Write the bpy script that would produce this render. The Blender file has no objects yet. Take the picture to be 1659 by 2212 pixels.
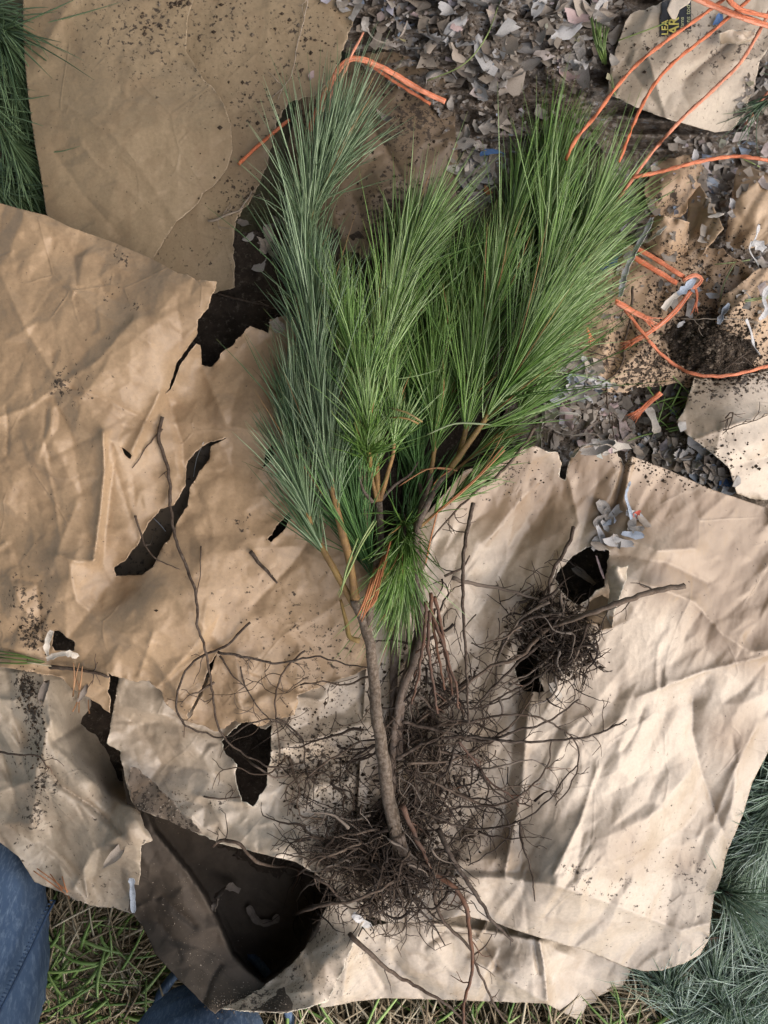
import bpy, math, random
import numpy as np
from mathutils import Vector, Matrix
from mathutils.bvhtree import BVHTree
from mathutils.geometry import delaunay_2d_cdt

scene = bpy.context.scene
R = math.radians
random.seed(7)
RNG = np.random.default_rng(7)

# ------------------------------------------------------------------ camera, light, exposure
H = 0.90                       # camera height above the ground, metres
PXM = 1659.0                   # traced units per metre at ground level
CU, CV = 829.5, 1106.0
cam_d = bpy.data.cameras.new('camera')
cam = bpy.data.objects.new('camera', cam_d)
scene.collection.objects.link(cam)
cam.location = (0, 0, H)
cam.rotation_euler = (0, 0, 0)
cam_d.sensor_fit = 'HORIZONTAL'
cam_d.sensor_width = 36.0
cam_d.lens = 36.0 * H
cam_d.clip_start = 0.01
cam_d.clip_end = 200.0
scene.camera = cam

SUN_EL, SUN_AZ = 40.0, -30.0   # azimuth measured from +X towards +Y (light arrives from there)
world = bpy.data.worlds.new('World')
scene.world = world
world.use_nodes = True
wn = world.node_tree.nodes
wl = world.node_tree.links
sky = wn.new('ShaderNodeTexSky')
sky.sky_type = 'NISHITA'
sky.sun_disc = False
sky.sun_elevation = R(SUN_EL)
sky.sun_rotation = R(90 - SUN_AZ)
sky.air_density = 1.0
sky.dust_density = 3.0
sky.ozone_density = 1.0
wl.new(sky.outputs['Color'], wn['Background'].inputs['Color'])
wn['Background'].inputs['Strength'].default_value = 0.14
sun_d = bpy.data.lights.new('sun', 'SUN')
sun_d.energy = 1.25
sun_d.angle = R(100)
sun_d.color = (1.0, 0.985, 0.965)
sun = bpy.data.objects.new('sun', sun_d)
scene.collection.objects.link(sun)
sdir = Vector((math.cos(R(SUN_EL)) * math.cos(R(SUN_AZ)), math.cos(R(SUN_EL)) * math.sin(R(SUN_AZ)), math.sin(R(SUN_EL))))
sun.rotation_euler = sdir.to_track_quat('Z', 'Y').to_euler()
sun.location = sdir * 6

vs = scene.view_settings
vs.view_transform = 'Standard'
vs.look = 'None'
vs.gamma = 1.0
vs.use_curve_mapping = False
vs.exposure = 0.82
scene.cycles.use_denoising = True
scene.cycles.max_bounces = 6
scene.cycles.diffuse_bounces = 3

# ------------------------------------------------------------------ helpers
def W3(u, v, z):
    """traced point (u right, v down) lying at height z -> world"""
    u = np.asarray(u, float); v = np.asarray(v, float); z = np.asarray(z, float)
    s = (1 - z / H) / PXM
    return np.stack([(u - CU) * s, -(v - CV) * s, z + 0 * u], -1)

_perm = np.random.default_rng(3).permutation(256)
_perm = np.concatenate([_perm, _perm, _perm])
_gr = np.stack([np.cos(np.arange(16) * math.tau / 16), np.sin(np.arange(16) * math.tau / 16)], -1)
def perlin(x, y, seed=0):
    x = np.asarray(x, float) + seed * 17.31; y = np.asarray(y, float) + seed * 9.77
    xi = np.floor(x).astype(int); yi = np.floor(y).astype(int)
    xf = x - xi; yf = y - yi
    f = lambda t: t * t * t * (t * (t * 6 - 15) + 10)
    def g(ix, iy, dx, dy):
        h = _perm[_perm[ix & 255] + (iy & 255)] & 15
        return _gr[h, 0] * dx + _gr[h, 1] * dy
    a = g(xi, yi, xf, yf); b = g(xi + 1, yi, xf - 1, yf)
    c = g(xi, yi + 1, xf, yf - 1); d = g(xi + 1, yi + 1, xf - 1, yf - 1)
    uu = f(xf); vv = f(yf)
    return (a + (b - a) * uu) * (1 - vv) + (c + (d - c) * uu) * vv
def fbm(x, y, seed=0, oct=4):
    s = 0; a = 1
    for o in range(oct):
        s = s + a * perlin(x * 2 ** o, y * 2 ** o, seed + o * 3); a *= .5
    return s

def mesh_np(name, verts, faces, mat=None, smooth=True, attrs=None):
    """verts (N,3); faces: list of (M,k) int arrays; attrs {name: per-vertex float array}"""
    me = bpy.data.meshes.new(name)
    verts = np.asarray(verts, np.float32)
    me.vertices.add(len(verts)); me.vertices.foreach_set('co', verts.ravel())
    faces = [np.asarray(f, np.int32) for f in faces if len(f)]
    nl = sum(f.size for f in faces); nf = sum(len(f) for f in faces)
    me.loops.add(nl); me.polygons.add(nf)
    me.loops.foreach_set('vertex_index', np.concatenate([f.ravel() for f in faces]))
    tot = np.concatenate([np.full(len(f), f.shape[1], np.int32) for f in faces])
    st = np.concatenate([[0], np.cumsum(tot)[:-1]]).astype(np.int32)
    me.polygons.foreach_set('loop_start', st)
    me.polygons.foreach_set('loop_total', tot)
    me.polygons.foreach_set('use_smooth', np.full(nf, smooth))
    for k, a in (attrs or {}).items():
        at = me.attributes.new(k, 'FLOAT', 'POINT')
        at.data.foreach_set('value', np.asarray(a, np.float32))
    me.update(); me.validate()
    if mat: me.materials.append(mat)
    return me

def link(name, me, parent=None):
    o = bpy.data.objects.new(name, me)
    scene.collection.objects.link(o)
    if parent is not None:
        o.parent = parent
        if parent.type == 'EMPTY': o.matrix_parent_inverse = Matrix.Translation(-parent.location)
    return o
def tag(o, label=None, cat=None, group=None, kind=None):
    if label: o['label'] = label
    if cat: o['category'] = cat
    if group: o['group'] = group
    if kind: o['kind'] = kind
    return o
def thing(name, label, cat, loc=(0, 0, 0), group=None):
    o = bpy.data.objects.new(name, None)
    o.empty_display_size = 0.02
    scene.collection.objects.link(o)
    o.location = loc
    return tag(o, label, cat, group)

# ---- polylines
def catmull(P, n):
    P = np.asarray(P, float)
    if len(P) == 2:
        t = np.linspace(0, 1, n)[:, None]; return P[0] * (1 - t) + P[1] * t
    Q = np.vstack([2 * P[0] - P[1], P, 2 * P[-1] - P[-2]])
    seg = np.linalg.norm(np.diff(P[:, :2], axis=0), axis=1)
    cum = np.concatenate([[0], np.cumsum(seg)])
    s = np.linspace(0, cum[-1], n)
    i = np.clip(np.searchsorted(cum, s, side='right') - 1, 0, len(P) - 2)
    t = ((s - cum[i]) / np.maximum(seg[i], 1e-9))[:, None]
    a, b, c, d = Q[i], Q[i + 1], Q[i + 2], Q[i + 3]
    return .5 * (2 * b + (c - a) * t + (2 * a - 5 * b + 4 * c - d) * t ** 2 + (3 * b - a - 3 * c + d) * t ** 3)

class Tubes:
    """collects tubes (world polylines with radii) into one mesh"""
    def __init__(s): s.v = []; s.f = []; s.t = []; s.n = 0; s.tri = []
    def add(s, P, r, sides=5, tint=None, flat=1.0, prof=None, twist=0.0):
        P = np.asarray(P, float); n = len(P)
        r = np.broadcast_to(np.asarray(r, float), (n,))
        T = np.gradient(P, axis=0); T /= np.maximum(np.linalg.norm(T, axis=1, keepdims=True), 1e-12)
        ref = np.array([0, 0, 1.0]) if abs(T[:, 2]).mean() < .8 else np.array([1.0, 0, 0])
        A = np.cross(T, ref); A /= np.maximum(np.linalg.norm(A, axis=1, keepdims=True), 1e-9)
        B = np.cross(A, T)
        th = np.arange(sides) * math.tau / sides
        k = np.ones(sides) if prof is None else np.asarray(prof)
        tw = th[None] + twist * np.arange(n)[:, None]
        ring = (A[:, None] * (np.cos(tw) * k)[:, :, None] + B[:, None] * (np.sin(tw) * k * flat)[:, :, None]) * r[:, None, None]
        V = (P[:, None] + ring).reshape(-1, 3)
        i = np.arange(n - 1)[:, None] * sides; j = np.arange(sides)[None]; j2 = (j + 1) % sides
        F = np.stack([i + j, i + j2, i + sides + j2, i + sides + j], -1).reshape(-1, 4) + s.n
        s.v.append(V); s.f.append(F)
        s.t.append(np.full(len(V), random.random() if tint is None else tint))
        c0 = s.n; c1 = s.n + (n - 1) * sides
        for q in range(1, sides - 1):
            s.tri.append((c0, c0 + q + 1, c0 + q)); s.tri.append((c1, c1 + q, c1 + q + 1))
        s.n += len(V)
    def mesh(s, name, mat):
        return mesh_np(name, np.concatenate(s.v), [np.concatenate(s.f), np.array(s.tri)], mat, True, {'tint': np.concatenate(s.t)})

def needles_mesh(name, base, dirs, bend, length, rad, mat, tint, nseg=5, floor=None):
    """many thin needles at once. base (N,3), dirs (N,3) unit, bend (N,3) added quadratically"""
    N = len(base)
    t = np.linspace(0, 1, nseg + 1)[None, :, None]
    P = base[:, None] + dirs[:, None] * length[:, None, None] * t + bend[:, None] * (t ** 2)
    if floor is not None:
        P[:, :, 2] = np.maximum(P[:, :, 2], floor(P))
    T = np.gradient(P, axis=1); T /= np.maximum(np.linalg.norm(T, axis=2, keepdims=True), 1e-9)
    ref = np.array([0.13, 0.07, 1.0]); A = np.cross(T, ref); A /= np.maximum(np.linalg.norm(A, axis=2, keepdims=True), 1e-9)
    B = np.cross(A, T)
    prof = (np.array([.75, 1, 1, .9, .7, .2]) if nseg == 5 else np.linspace(1, .2, nseg + 1))[None, :, None, None]
    th = np.arange(3) * math.tau / 3 + .5
    ring = (A[:, :, None] * np.cos(th)[None, None, :, None] + B[:, :, None] * np.sin(th)[None, None, :, None]) * prof * rad[:, None, None, None]
    V = (P[:, :, None] + ring)
    m = (nseg + 1) * 3
    i = np.arange(nseg)[:, None] * 3; j = np.arange(3)[None]; j2 = (j + 1) % 3
    F = np.stack([i + j, i + j2, i + 3 + j2, i + 3 + j], -1).reshape(-1, 4)
    F = (F[None] + (np.arange(N) * m)[:, None, None]).reshape(-1, 4)
    along = np.broadcast_to(np.repeat(np.linspace(0, 1, nseg + 1), 3)[None], (N, m)).ravel()
    return mesh_np(name, V.reshape(-1, 3), [F], mat, True, {'tint': np.repeat(tint, m), 'along': along})

# ---- paper sheets
def in_poly(x, y, P):
    P = np.asarray(P); inside = np.zeros(len(x), bool)
    x0, y0 = P[:, 0], P[:, 1]; x1, y1 = np.roll(x0, -1), np.roll(y0, -1)
    for a, b, c, d in zip(x0, y0, x1, y1):
        if b == d: continue
        m = ((b > y) != (d > y)) & (x < (c - a) * (y - b) / (d - b) + a)
        inside ^= m
    return inside
EDGE = []
def ragged(P, rag, seed, step=4.0):
    """closed outline -> finely stepped torn outline"""
    pts = []; P = [tuple(p) for p in P]
    for k, p in enumerate(P):
        q = P[(k + 1) % len(P)]
        L = math.hypot(q[0] - p[0], q[1] - p[1]); n = max(1, int(L / step))
        r0 = p[2] if len(p) > 2 else rag
        for i in range(n):
            t = i / n
            pts.append((p[0] + (q[0] - p[0]) * t, p[1] + (q[1] - p[1]) * t, r0))
    A = np.array(pts); xy = A[:, :2]
    T = np.roll(xy, -1, 0) - np.roll(xy, 1, 0); T /= np.maximum(np.linalg.norm(T, axis=1, keepdims=True), 1e-9)
    Nn = np.stack([-T[:, 1], T[:, 0]], -1)
    w = fbm(xy[:, 0] / 26, xy[:, 1] / 26, seed, 4) * 1.4 + RNG.normal(0, .12, len(xy))
    EDGE.append((xy + Nn * (w * A[:, 2])[:, None])[A[:, 2] > 1.4])
    return xy + Nn * (w * A[:, 2])[:, None]
def seg_dist(x, y, L):
    d = np.full(len(x), 1e9)
    for (ax, ay), (bx, by) in zip(L[:-1], L[1:]):
        dx, dy = bx - ax, by - ay; q = dx * dx + dy * dy + 1e-9
        t = np.clip(((x - ax) * dx + (y - ay) * dy) / q, 0, 1)
        d = np.minimum(d, np.hypot(x - ax - t * dx, y - ay - t * dy))
    return d
def tps(C):
    C = np.asarray(C, float); X = C[:, :2] / 1000; n = len(C)
    def k(a, b):
        r2 = ((a[:, None] - b[None]) ** 2).sum(-1); return r2 * np.log(r2 + 1e-9)
    A = np.zeros((n + 3, n + 3)); A[:n, :n] = k(X, X) + np.eye(n) * 1e-4
    A[:n, n] = 1; A[:n, n + 1:] = X; A[n, :n] = 1; A[n + 1:, :n] = X.T
    w = np.linalg.solve(A, np.concatenate([C[:, 2], [0, 0, 0]]))
    def f(x, y):
        Q = np.stack([x, y], -1) / 1000
        return k(Q, X) @ w[:n] + w[n] + Q @ w[n + 1:]
    return f
def facets(x, y, cell, amp, seed, ang=0.0, stretch=1.0):
    """crumple: piecewise-linear heights over random triangles (flat facets, sharp creases)"""
    rg = np.random.default_rng(seed)
    ca, sa = math.cos(ang), math.sin(ang)
    p = (x * ca + y * sa) / stretch; q = -x * sa + y * ca
    p0, p1, q0, q1 = p.min() - 2 * cell, p.max() + 2 * cell, q.min() - 2 * cell, q.max() + 2 * cell
    gx, gy = np.meshgrid(np.arange(p0, p1, cell), np.arange(q0, q1, cell))
    pts = np.stack([gx.ravel(), gy.ravel()], -1) + rg.uniform(-.48, .48, (gx.size, 2)) * cell
    hz = rg.normal(0, amp, len(pts))
    vo, _, fo, ov, _, _ = delaunay_2d_cdt([Vector(t) for t in pts], [], [], 0, 1e-6)
    out = np.zeros(len(x))
    src = np.array([o[0] for o in ov]); vo = np.array([tuple(t) for t in vo])
    order = np.argsort(p); ps = p[order]
    for tri in fo:
        a, b, c = (vo[t] for t in tri)
        lo, hi = np.searchsorted(ps, [min(a[0], b[0], c[0]), max(a[0], b[0], c[0])])
        if hi <= lo: continue
        idx = order[lo:hi]
        den = (b[1] - c[1]) * (a[0] - c[0]) + (c[0] - b[0]) * (a[1] - c[1])
        if abs(den) < 1e-9: continue
        l1 = ((b[1] - c[1]) * (p[idx] - c[0]) + (c[0] - b[0]) * (q[idx] - c[1])) / den
        l2 = ((c[1] - a[1]) * (p[idx] - c[0]) + (a[0] - c[0]) * (q[idx] - c[1])) / den
        l3 = 1 - l1 - l2
        m = (l1 >= -1e-6) & (l2 >= -1e-6) & (l3 >= -1e-6)
        hh = hz[src[list(tri)]]
        out[idx[m]] = l1[m] * hh[0] + l2[m] * hh[1] + l3[m] * hh[2]
    return out

SURF = []          # (verts, faces) of everything things can lie on
def sheet(name, outline, ctrl, mat, parent=None, holes=(), rag=2.0, hrag=2.0, spacing=4.0, seed=1, creases=(),
          crumple=((95, .0035), (38, .0011)), ang=0.0, stretch=1.0, nz=.002, ncrease=8, camp=.0015, thick=.0006,
          dirt=(), zfun=None, solid=True, tan=()):
    EDGE.clear()
    out = ragged(outline, rag, seed)
    hs = [ragged(h, hrag, seed + 5 + i) for i, h in enumerate(holes)]
    loops = [out] + hs
    x0, y0 = out.min(0); x1, y1 = out.max(0)
    gx, gy = np.meshgrid(np.arange(x0, x1, spacing), np.arange(y0, y1, spacing * .87))
    gx[1::2] += spacing / 2
    gx = gx.ravel() + RNG.uniform(-1, 1, gx.size) * spacing * .22; gy = gy.ravel() + RNG.uniform(-1, 1, gy.size) * spacing * .22
    keep = in_poly(gx, gy, out)
    for h in hs: keep &= ~in_poly(gx, gy, h)
    gx, gy = gx[keep], gy[keep]
    pts = np.concatenate(loops + [np.stack([gx, gy], -1)])
    edges = []; n = 0
    for L in loops:
        edges += [(n + i, n + (i + 1) % len(L)) for i in range(len(L))]; n += len(L)
    vo, _, fo, _, _, _ = delaunay_2d_cdt([Vector(t) for t in pts], edges, [], 0, 1e-5)
    V = np.array([tuple(t) for t in vo]); F = np.array([t for t in fo if len(t) == 3])
    c = V[F].mean(1)
    m = in_poly(c[:, 0], c[:, 1], out)
    for h in hs: m &= ~in_poly(c[:, 0], c[:, 1], h)
    F = F[m]
    used = np.unique(F); remap = np.full(len(V), -1); remap[used] = np.arange(len(used)); V = V[used]; F = remap[F]
    x, y = V[:, 0], V[:, 1]
    z = tps(ctrl)(x, y) if len(ctrl) >= 3 else np.full(len(x), ctrl[0][2])
    for i, (cell, amp) in enumerate(crumple):
        z = z + facets(x + 5 * perlin(x / 60, y / 60, seed), y + 5 * perlin(x / 60, y / 60, seed + 4), cell, amp, seed * 31 + i, ang, stretch)
    z = z + nz * fbm(x / 140, y / 140, seed + 2, 3)
    rg = np.random.default_rng(seed + 99)
    for _ in range(ncrease):
        cx, cy = rg.uniform(x0, x1), rg.uniform(y0, y1); L = rg.uniform(60, 260)
        a = ang + rg.normal(0, .5) if stretch > 1 else rg.uniform(0, math.pi)
        k = rg.normal(0, .25)
        P = [(cx + t * L * math.cos(a + k * t), cy + t * L * math.sin(a + k * t)) for t in (-.5, 0, .5)]
        z = z + rg.normal(0, camp) * np.exp(-seg_dist(x, y, P) / rg.uniform(4, 22))
    for P, amp, w in creases:
        z = z + amp * np.exp(-seg_dist(x, y, P) / w)
    ed = np.zeros(len(x)); EP = np.concatenate(EDGE) if EDGE else np.zeros((0, 2))
    if len(EP):
        dd = np.empty(len(x))
        for i in range(0, len(x), 4000): dd[i:i + 4000] = np.sqrt(((V[i:i + 4000, None] - EP[None]) ** 2).sum(-1).min(1))
        ed = np.exp(-dd / 2.5) * (.55 + .9 * perlin(x / 11, y / 11, seed + 7)).clip(0, 1)
        z = z + np.exp(-dd / 9) * .007 * (perlin(x / 34, y / 34, seed + 8) + .1)
    if zfun: z = zfun(x, y, z)
    z = np.maximum(z, .004)
    co = W3(x, y, z)
    e1 = V[F[:, 1]] - V[F[:, 0]]; e2 = V[F[:, 2]] - V[F[:, 0]]
    flip = (e1[:, 0] * e2[:, 1] - e1[:, 1] * e2[:, 0]) > 0
    F[flip] = F[flip][:, ::-1]
    dv = np.zeros(len(x))
    for (bu, bv, br, bs) in dirt: dv = np.maximum(dv, bs * np.exp(-((x - bu) ** 2 + (y - bv) ** 2) / br ** 2))
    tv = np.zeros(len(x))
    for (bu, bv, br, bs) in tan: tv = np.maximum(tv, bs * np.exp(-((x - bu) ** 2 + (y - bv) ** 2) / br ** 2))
    me = mesh_np(name, co, [F], mat, True, {'dirt': dv, 'torn': ed, 'tan': tv})
    o = link(name, me, parent)
    if solid:
        sm = o.modifiers.new('thickness', 'SOLIDIFY'); sm.thickness = thick; sm.offset = -1
    SURF.append((co, F))
    return o
_bvh = [None, 0]
def bvh():
    if _bvh[1] != len(SURF):
        vs_, fs_, n = [], [], 0
        for co, F in SURF:
            vs_.append(co); fs_.append(F + n); n += len(co)
        _bvh[0] = BVHTree.FromPolygons(np.concatenate(vs_).tolist(), np.concatenate(fs_).tolist()); _bvh[1] = len(SURF)
    return _bvh[0]
EYE = Vector((0, 0, H))
def hit(u, v):
    """height and normal of the topmost built surface seen at (u, v)"""
    d = Vector(((u - CU) / PXM, -(v - CV) / PXM, -H)).normalized()
    loc, nor, _, _ = bvh().ray_cast(EYE, d)
    if loc is None: return 0.0, Vector((0, 0, 1))
    if nor.z < 0: nor = -nor
    return loc.z, nor
def lay(P, lift=0.0, n=None, step=9.0, rmax=.02):
    """trace a (u,v[,lift]) line over the surfaces -> world points"""
    P = np.array([(p[0], p[1], p[2] if len(p) > 2 else 0.0) for p in P], float)
    L = np.linalg.norm(np.diff(P[:, :2], axis=0), axis=1).sum()
    n = n or max(4, int(L / step))
    C = catmull(P, n)
    z = np.array([hit(a, b)[0] for a, b in C[:, :2]])
    if n > 6:                                    # stiff things bridge over dips
        k_ = min(7, n // 3); pad = np.pad(z, k_, mode='edge')
        zz = np.max(np.stack([pad[q:q + n] for q in range(2 * k_ + 1)]), 0)
        for _ in range(6): zz[1:-1] = .25 * zz[:-2] + .5 * zz[1:-1] + .25 * zz[2:]
        z = np.maximum(z, np.where(zz - z > .012, zz - .004, z))
        for _ in range(2): z[1:-1] = np.maximum(z[1:-1], .25 * z[:-2] + .5 * z[1:-1] + .25 * z[2:])
        for _ in range(2): z[1:-1] = .25 * z[:-2] + .5 * z[1:-1] + .25 * z[2:]
    return W3(C[:, 0], C[:, 1], z + C[:, 2] + lift)

# ------------------------------------------------------------------ materials
def nodes(name):
    m = bpy.data.materials.new(name); m.use_nodes = True
    nt = m.node_tree; b = nt.nodes['Principled BSDF']
    return m, nt, b
def N(nt, typ, **kw):
    n = nt.nodes.new(typ)
    for k, v in kw.items():
        if k in n.inputs: n.inputs[k].default_value = v
        else: setattr(n, k, v)
    return n
def ramp(nt, fac, stops):
    r = nt.nodes.new('ShaderNodeValToRGB')
    while len(r.color_ramp.elements) < len(stops): r.color_ramp.elements.new(.5)
    for e, (p, c) in zip(r.color_ramp.elements, stops):
        e.position = p; e.color = (*c, 1) if len(c) == 3 else c
    nt.links.new(fac, r.inputs['Fac']); return r.outputs['Color']
def mix(nt, fac, a, b, mode='MIX'):
    m = nt.nodes.new('ShaderNodeMix'); m.data_type = 'RGBA'; m.blend_type = mode
    for s, val in ((m.inputs[0], fac), (m.inputs[6], a), (m.inputs[7], b)):
        if isinstance(val, (int, float)): s.default_value = val
        elif isinstance(val, tuple): s.default_value = (*val, 1)
        else: nt.links.new(val, s)
    return m.outputs[2]
G3 = lambda g: (g, g, g)
def noise(nt, co, scale, detail=4, rough=.55, dist=0.0):
    n = N(nt, 'ShaderNodeTexNoise', Scale=scale, Detail=detail, Roughness=rough, Distortion=dist)
    nt.links.new(co, n.inputs['Vector']); return n.outputs['Fac']
def paper_mat(name, c1, c2, stain_and_shade=(.2, .13, .075), stain_amt=.35, speck=.03, rough=.5, soil=(.045, .033, .024), bump=.6, spec=.4, crot=0.0, cstretch=1.0):
    m, nt, b = nodes(name); L = nt.links
    co = N(nt, 'ShaderNodeTexCoord').outputs['Object']
    big = noise(nt, co, 5.5, 5, .6, .4)
    col = mix(nt, ramp(nt, big, [(.3, G3(0)), (.7, G3(1))]), c1, c2)
    fib = noise(nt, co, 240, 3, .7)
    col = mix(nt, .55, col, ramp(nt, fib, [(.25, G3(.72)), (.75, G3(1.18))]), 'MULTIPLY')
    st = noise(nt, co, 9, 7, .62, .8)
    col = mix(nt, ramp(nt, st, [(.52, G3(0)), (.66, G3(stain_amt))]), col, stain_and_shade)
    ring = noise(nt, co, 3.1, 5, .55, .6)                       # tide marks where water dried
    col = mix(nt, ramp(nt, ring, [(.47, G3(0)), (.5, G3(stain_amt * .7)), (.515, G3(0)), (.56, G3(0)), (.6, G3(stain_amt * .35)), (.75, G3(0))]), col, stain_and_shade)
    ta = N(nt, 'ShaderNodeAttribute', attribute_name='tan')           # shading and light falloff painted in as browner areas
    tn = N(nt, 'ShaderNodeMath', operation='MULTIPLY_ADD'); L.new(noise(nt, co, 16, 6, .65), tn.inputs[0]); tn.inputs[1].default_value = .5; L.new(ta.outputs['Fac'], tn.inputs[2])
    col = mix(nt, ramp(nt, tn.outputs[0], [(.45, G3(0)), (.85, G3(.8))]), col, stain_and_shade)
    cw = N(nt, 'ShaderNodeTexNoise', Scale=5.0, Detail=2.0); L.new(co, cw.inputs['Vector'])
    cs = N(nt, 'ShaderNodeVectorMath', operation='SCALE'); cs.inputs['Scale'].default_value = .035; L.new(cw.outputs['Color'], cs.inputs[0])
    cv = N(nt, 'ShaderNodeVectorMath', operation='ADD'); L.new(co, cv.inputs[0]); L.new(cs.outputs[0], cv.inputs[1])
    crl = None
    for scl, wd in ((4.5, .010), (11.0, .020)):
        ve = N(nt, 'ShaderNodeTexVoronoi', feature='DISTANCE_TO_EDGE', Scale=scl); L.new(cv.outputs[0], ve.inputs['Vector'])
        ln = ramp(nt, ve.outputs['Distance'], [(0, G3(1)), (wd, G3(0))])
        ln = mix(nt, 1.0, ln, ramp(nt, noise(nt, co, scl * 1.3, 3, .6), [(.5, G3(0)), (.58, G3(1))]), 'MULTIPLY')
        crl = ln if crl is None else mix(nt, 1.0, crl, ln, 'LIGHTEN')
    col = mix(nt, mix(nt, 1.0, crl, G3(.16), 'MULTIPLY'), col, tuple(k * .62 for k in c2))   # grubby worn crease lines
    te = N(nt, 'ShaderNodeAttribute', attribute_name='torn')          # bare paler fibres along a tear
    col = mix(nt, ramp(nt, te.outputs['Fac'], [(.25, G3(0)), (.8, G3(.75))]), col, tuple(min(.72, k * 1.35 + .06) for k in c1))
    at = N(nt, 'ShaderNodeAttribute', attribute_name='dirt')
    sp = noise(nt, co, 170, 6, .66)
    add = N(nt, 'ShaderNodeMath', operation='ADD'); L.new(sp, add.inputs[0])
    mul = N(nt, 'ShaderNodeMath', operation='MULTIPLY'); mul.inputs[1].default_value = .24
    L.new(at.outputs['Fac'], mul.inputs[0]); L.new(mul.outputs[0], add.inputs[1])
    big2 = noise(nt, co, 7, 2)
    sub = N(nt, 'ShaderNodeMath', operation='MULTIPLY_ADD'); L.new(big2, sub.inputs[0]); sub.inputs[1].default_value = speck * 3; L.new(add.outputs[0], sub.inputs[2])
    dm = ramp(nt, sub.outputs[0], [(.70, G3(0)), (.76, G3(.95))])
    col = mix(nt, dm, col, soil)
    L.new(col, b.inputs['Base Color'])
    b.inputs['Specular IOR Level'].default_value = spec
    rr = ramp(nt, fib, [(.2, G3(rough - .07)), (.8, G3(rough + .1))])
    L.new(mix(nt, dm, rr, G3(.95)), b.inputs['Roughness'])
    nn = N(nt, 'ShaderNodeTexNoise', Scale=9.0, Detail=3.0); L.new(co, nn.inputs['Vector'])
    sc = N(nt, 'ShaderNodeVectorMath', operation='SCALE'); sc.inputs['Scale'].default_value = .05; L.new(nn.outputs['Color'], sc.inputs[0])
    wv = N(nt, 'ShaderNodeVectorMath', operation='ADD'); L.new(co, wv.inputs[0]); L.new(sc.outputs[0], wv.inputs[1])
    mp = N(nt, 'ShaderNodeMapping'); mp.inputs['Rotation'].default_value = (0, 0, crot); mp.inputs['Scale'].default_value = (1, cstretch, 1); L.new(wv.outputs[0], mp.inputs['Vector'])
    hs_ = None
    for scl, wt in ((30.0, .34), (64.0, .22), (150.0, .10)):
        vo = N(nt, 'ShaderNodeTexVoronoi', feature='F1', Scale=scl); L.new(mp.outputs[0], vo.inputs['Vector'])
        mm = N(nt, 'ShaderNodeMath', operation='MULTIPLY'); mm.inputs[1].default_value = wt; L.new(vo.outputs['Distance'], mm.inputs[0])
        if hs_ is None: hs_ = mm.outputs[0]
        else:
            ad = N(nt, 'ShaderNodeMath', operation='ADD'); L.new(hs_, ad.inputs[0]); L.new(mm.outputs[0], ad.inputs[1]); hs_ = ad.outputs[0]
    pa = ramp(nt, noise(nt, co, 4.5, 3), [(.38, G3(.25)), (.62, G3(1))])     # some areas stayed smooth
    m1 = N(nt, 'ShaderNodeMath', operation='MULTIPLY'); L.new(hs_, m1.inputs[0]); L.new(pa, m1.inputs[1])
    m2 = N(nt, 'ShaderNodeMath', operation='MULTIPLY_ADD'); L.new(crl, m2.inputs[0]); m2.inputs[1].default_value = .09; L.new(m1.outputs[0], m2.inputs[2])
    bp = N(nt, 'ShaderNodeBump', Strength=1.0, Distance=.006 * bump); L.new(m2.outputs[0], bp.inputs['Height'])
    b2 = N(nt, 'ShaderNodeBump', Strength=.12, Distance=.0006); L.new(fib, b2.inputs['Height']); L.new(bp.outputs[0], b2.inputs['Normal'])
    L.new(b2.outputs[0], b.inputs['Normal'])
    return m
def tint_mat(name, stops, rough=.6, bump=0, bscale=200, along=None, noise_mix=0, nscale=90, ncol=(.03, .025, .02), spec=.4, sub=0):
    m, nt, b = nodes(name); L = nt.links
    at = N(nt, 'ShaderNodeAttribute', attribute_name='tint')
    col = ramp(nt, at.outputs['Fac'], stops)
    co = N(nt, 'ShaderNodeTexCoord').outputs['Object']
    if along:
        al = N(nt, 'ShaderNodeAttribute', attribute_name='along')
        col = mix(nt, ramp(nt, al.outputs['Fac'], along), col, (.16, .13, .035))
    if noise_mix:
        col = mix(nt, ramp(nt, noise(nt, co, nscale, 5, .65), [(.42, G3(0)), (.6, G3(noise_mix))]), col, ncol)
    L.new(col, b.inputs['Base Color']); b.inputs['Roughness'].default_value = rough
    b.inputs['Specular IOR Level'].default_value = spec
    if bump:
        bp = N(nt, 'ShaderNodeBump', Strength=bump, Distance=.002); L.new(noise(nt, co, bscale, 5, .65), bp.inputs['Height']); L.new(bp.outputs[0], b.inputs['Normal'])
    return m

KRAFT = paper_mat('kraft_warm', (.415, .285, .17), (.34, .235, .14), rough=.45, spec=.45)
KRAFT_DIM = paper_mat('kraft_olive', (.315, .235, .145), (.255, .19, .115), speck=.03, stain_amt=.3, bump=.5)
KRAFT_PALE = paper_mat('kraft_pale', (.55, .455, .345), (.455, .36, .26), stain_amt=.34, stain_and_shade=(.27, .175, .10), bump=.55, rough=.38, spec=.65, crot=.55, cstretch=.5)
KRAFT_GREY = paper_mat('kraft_weathered', (.46, .385, .29), (.37, .295, .215), rough=.45, spec=.5, stain_amt=.3, speck=.05)
KRAFT_TAN = paper_mat('kraft_tan', (.45, .31, .195), (.36, .24, .14), stain_amt=.3, speck=.06, bump=1.2)
KRAFT_STAIN = paper_mat('kraft_soiled', (.20, .14, .085), (.12, .085, .055), stain_amt=.5, speck=.08, stain_and_shade=(.06, .045, .03))
BAG_INSIDE = paper_mat('bag_inside_soiled', (.105, .082, .062), (.07, .056, .043), stain_amt=.4, stain_and_shade=(.03, .024, .02), speck=.02, soil=(.16, .125, .09), rough=.8, spec=.2)
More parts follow.
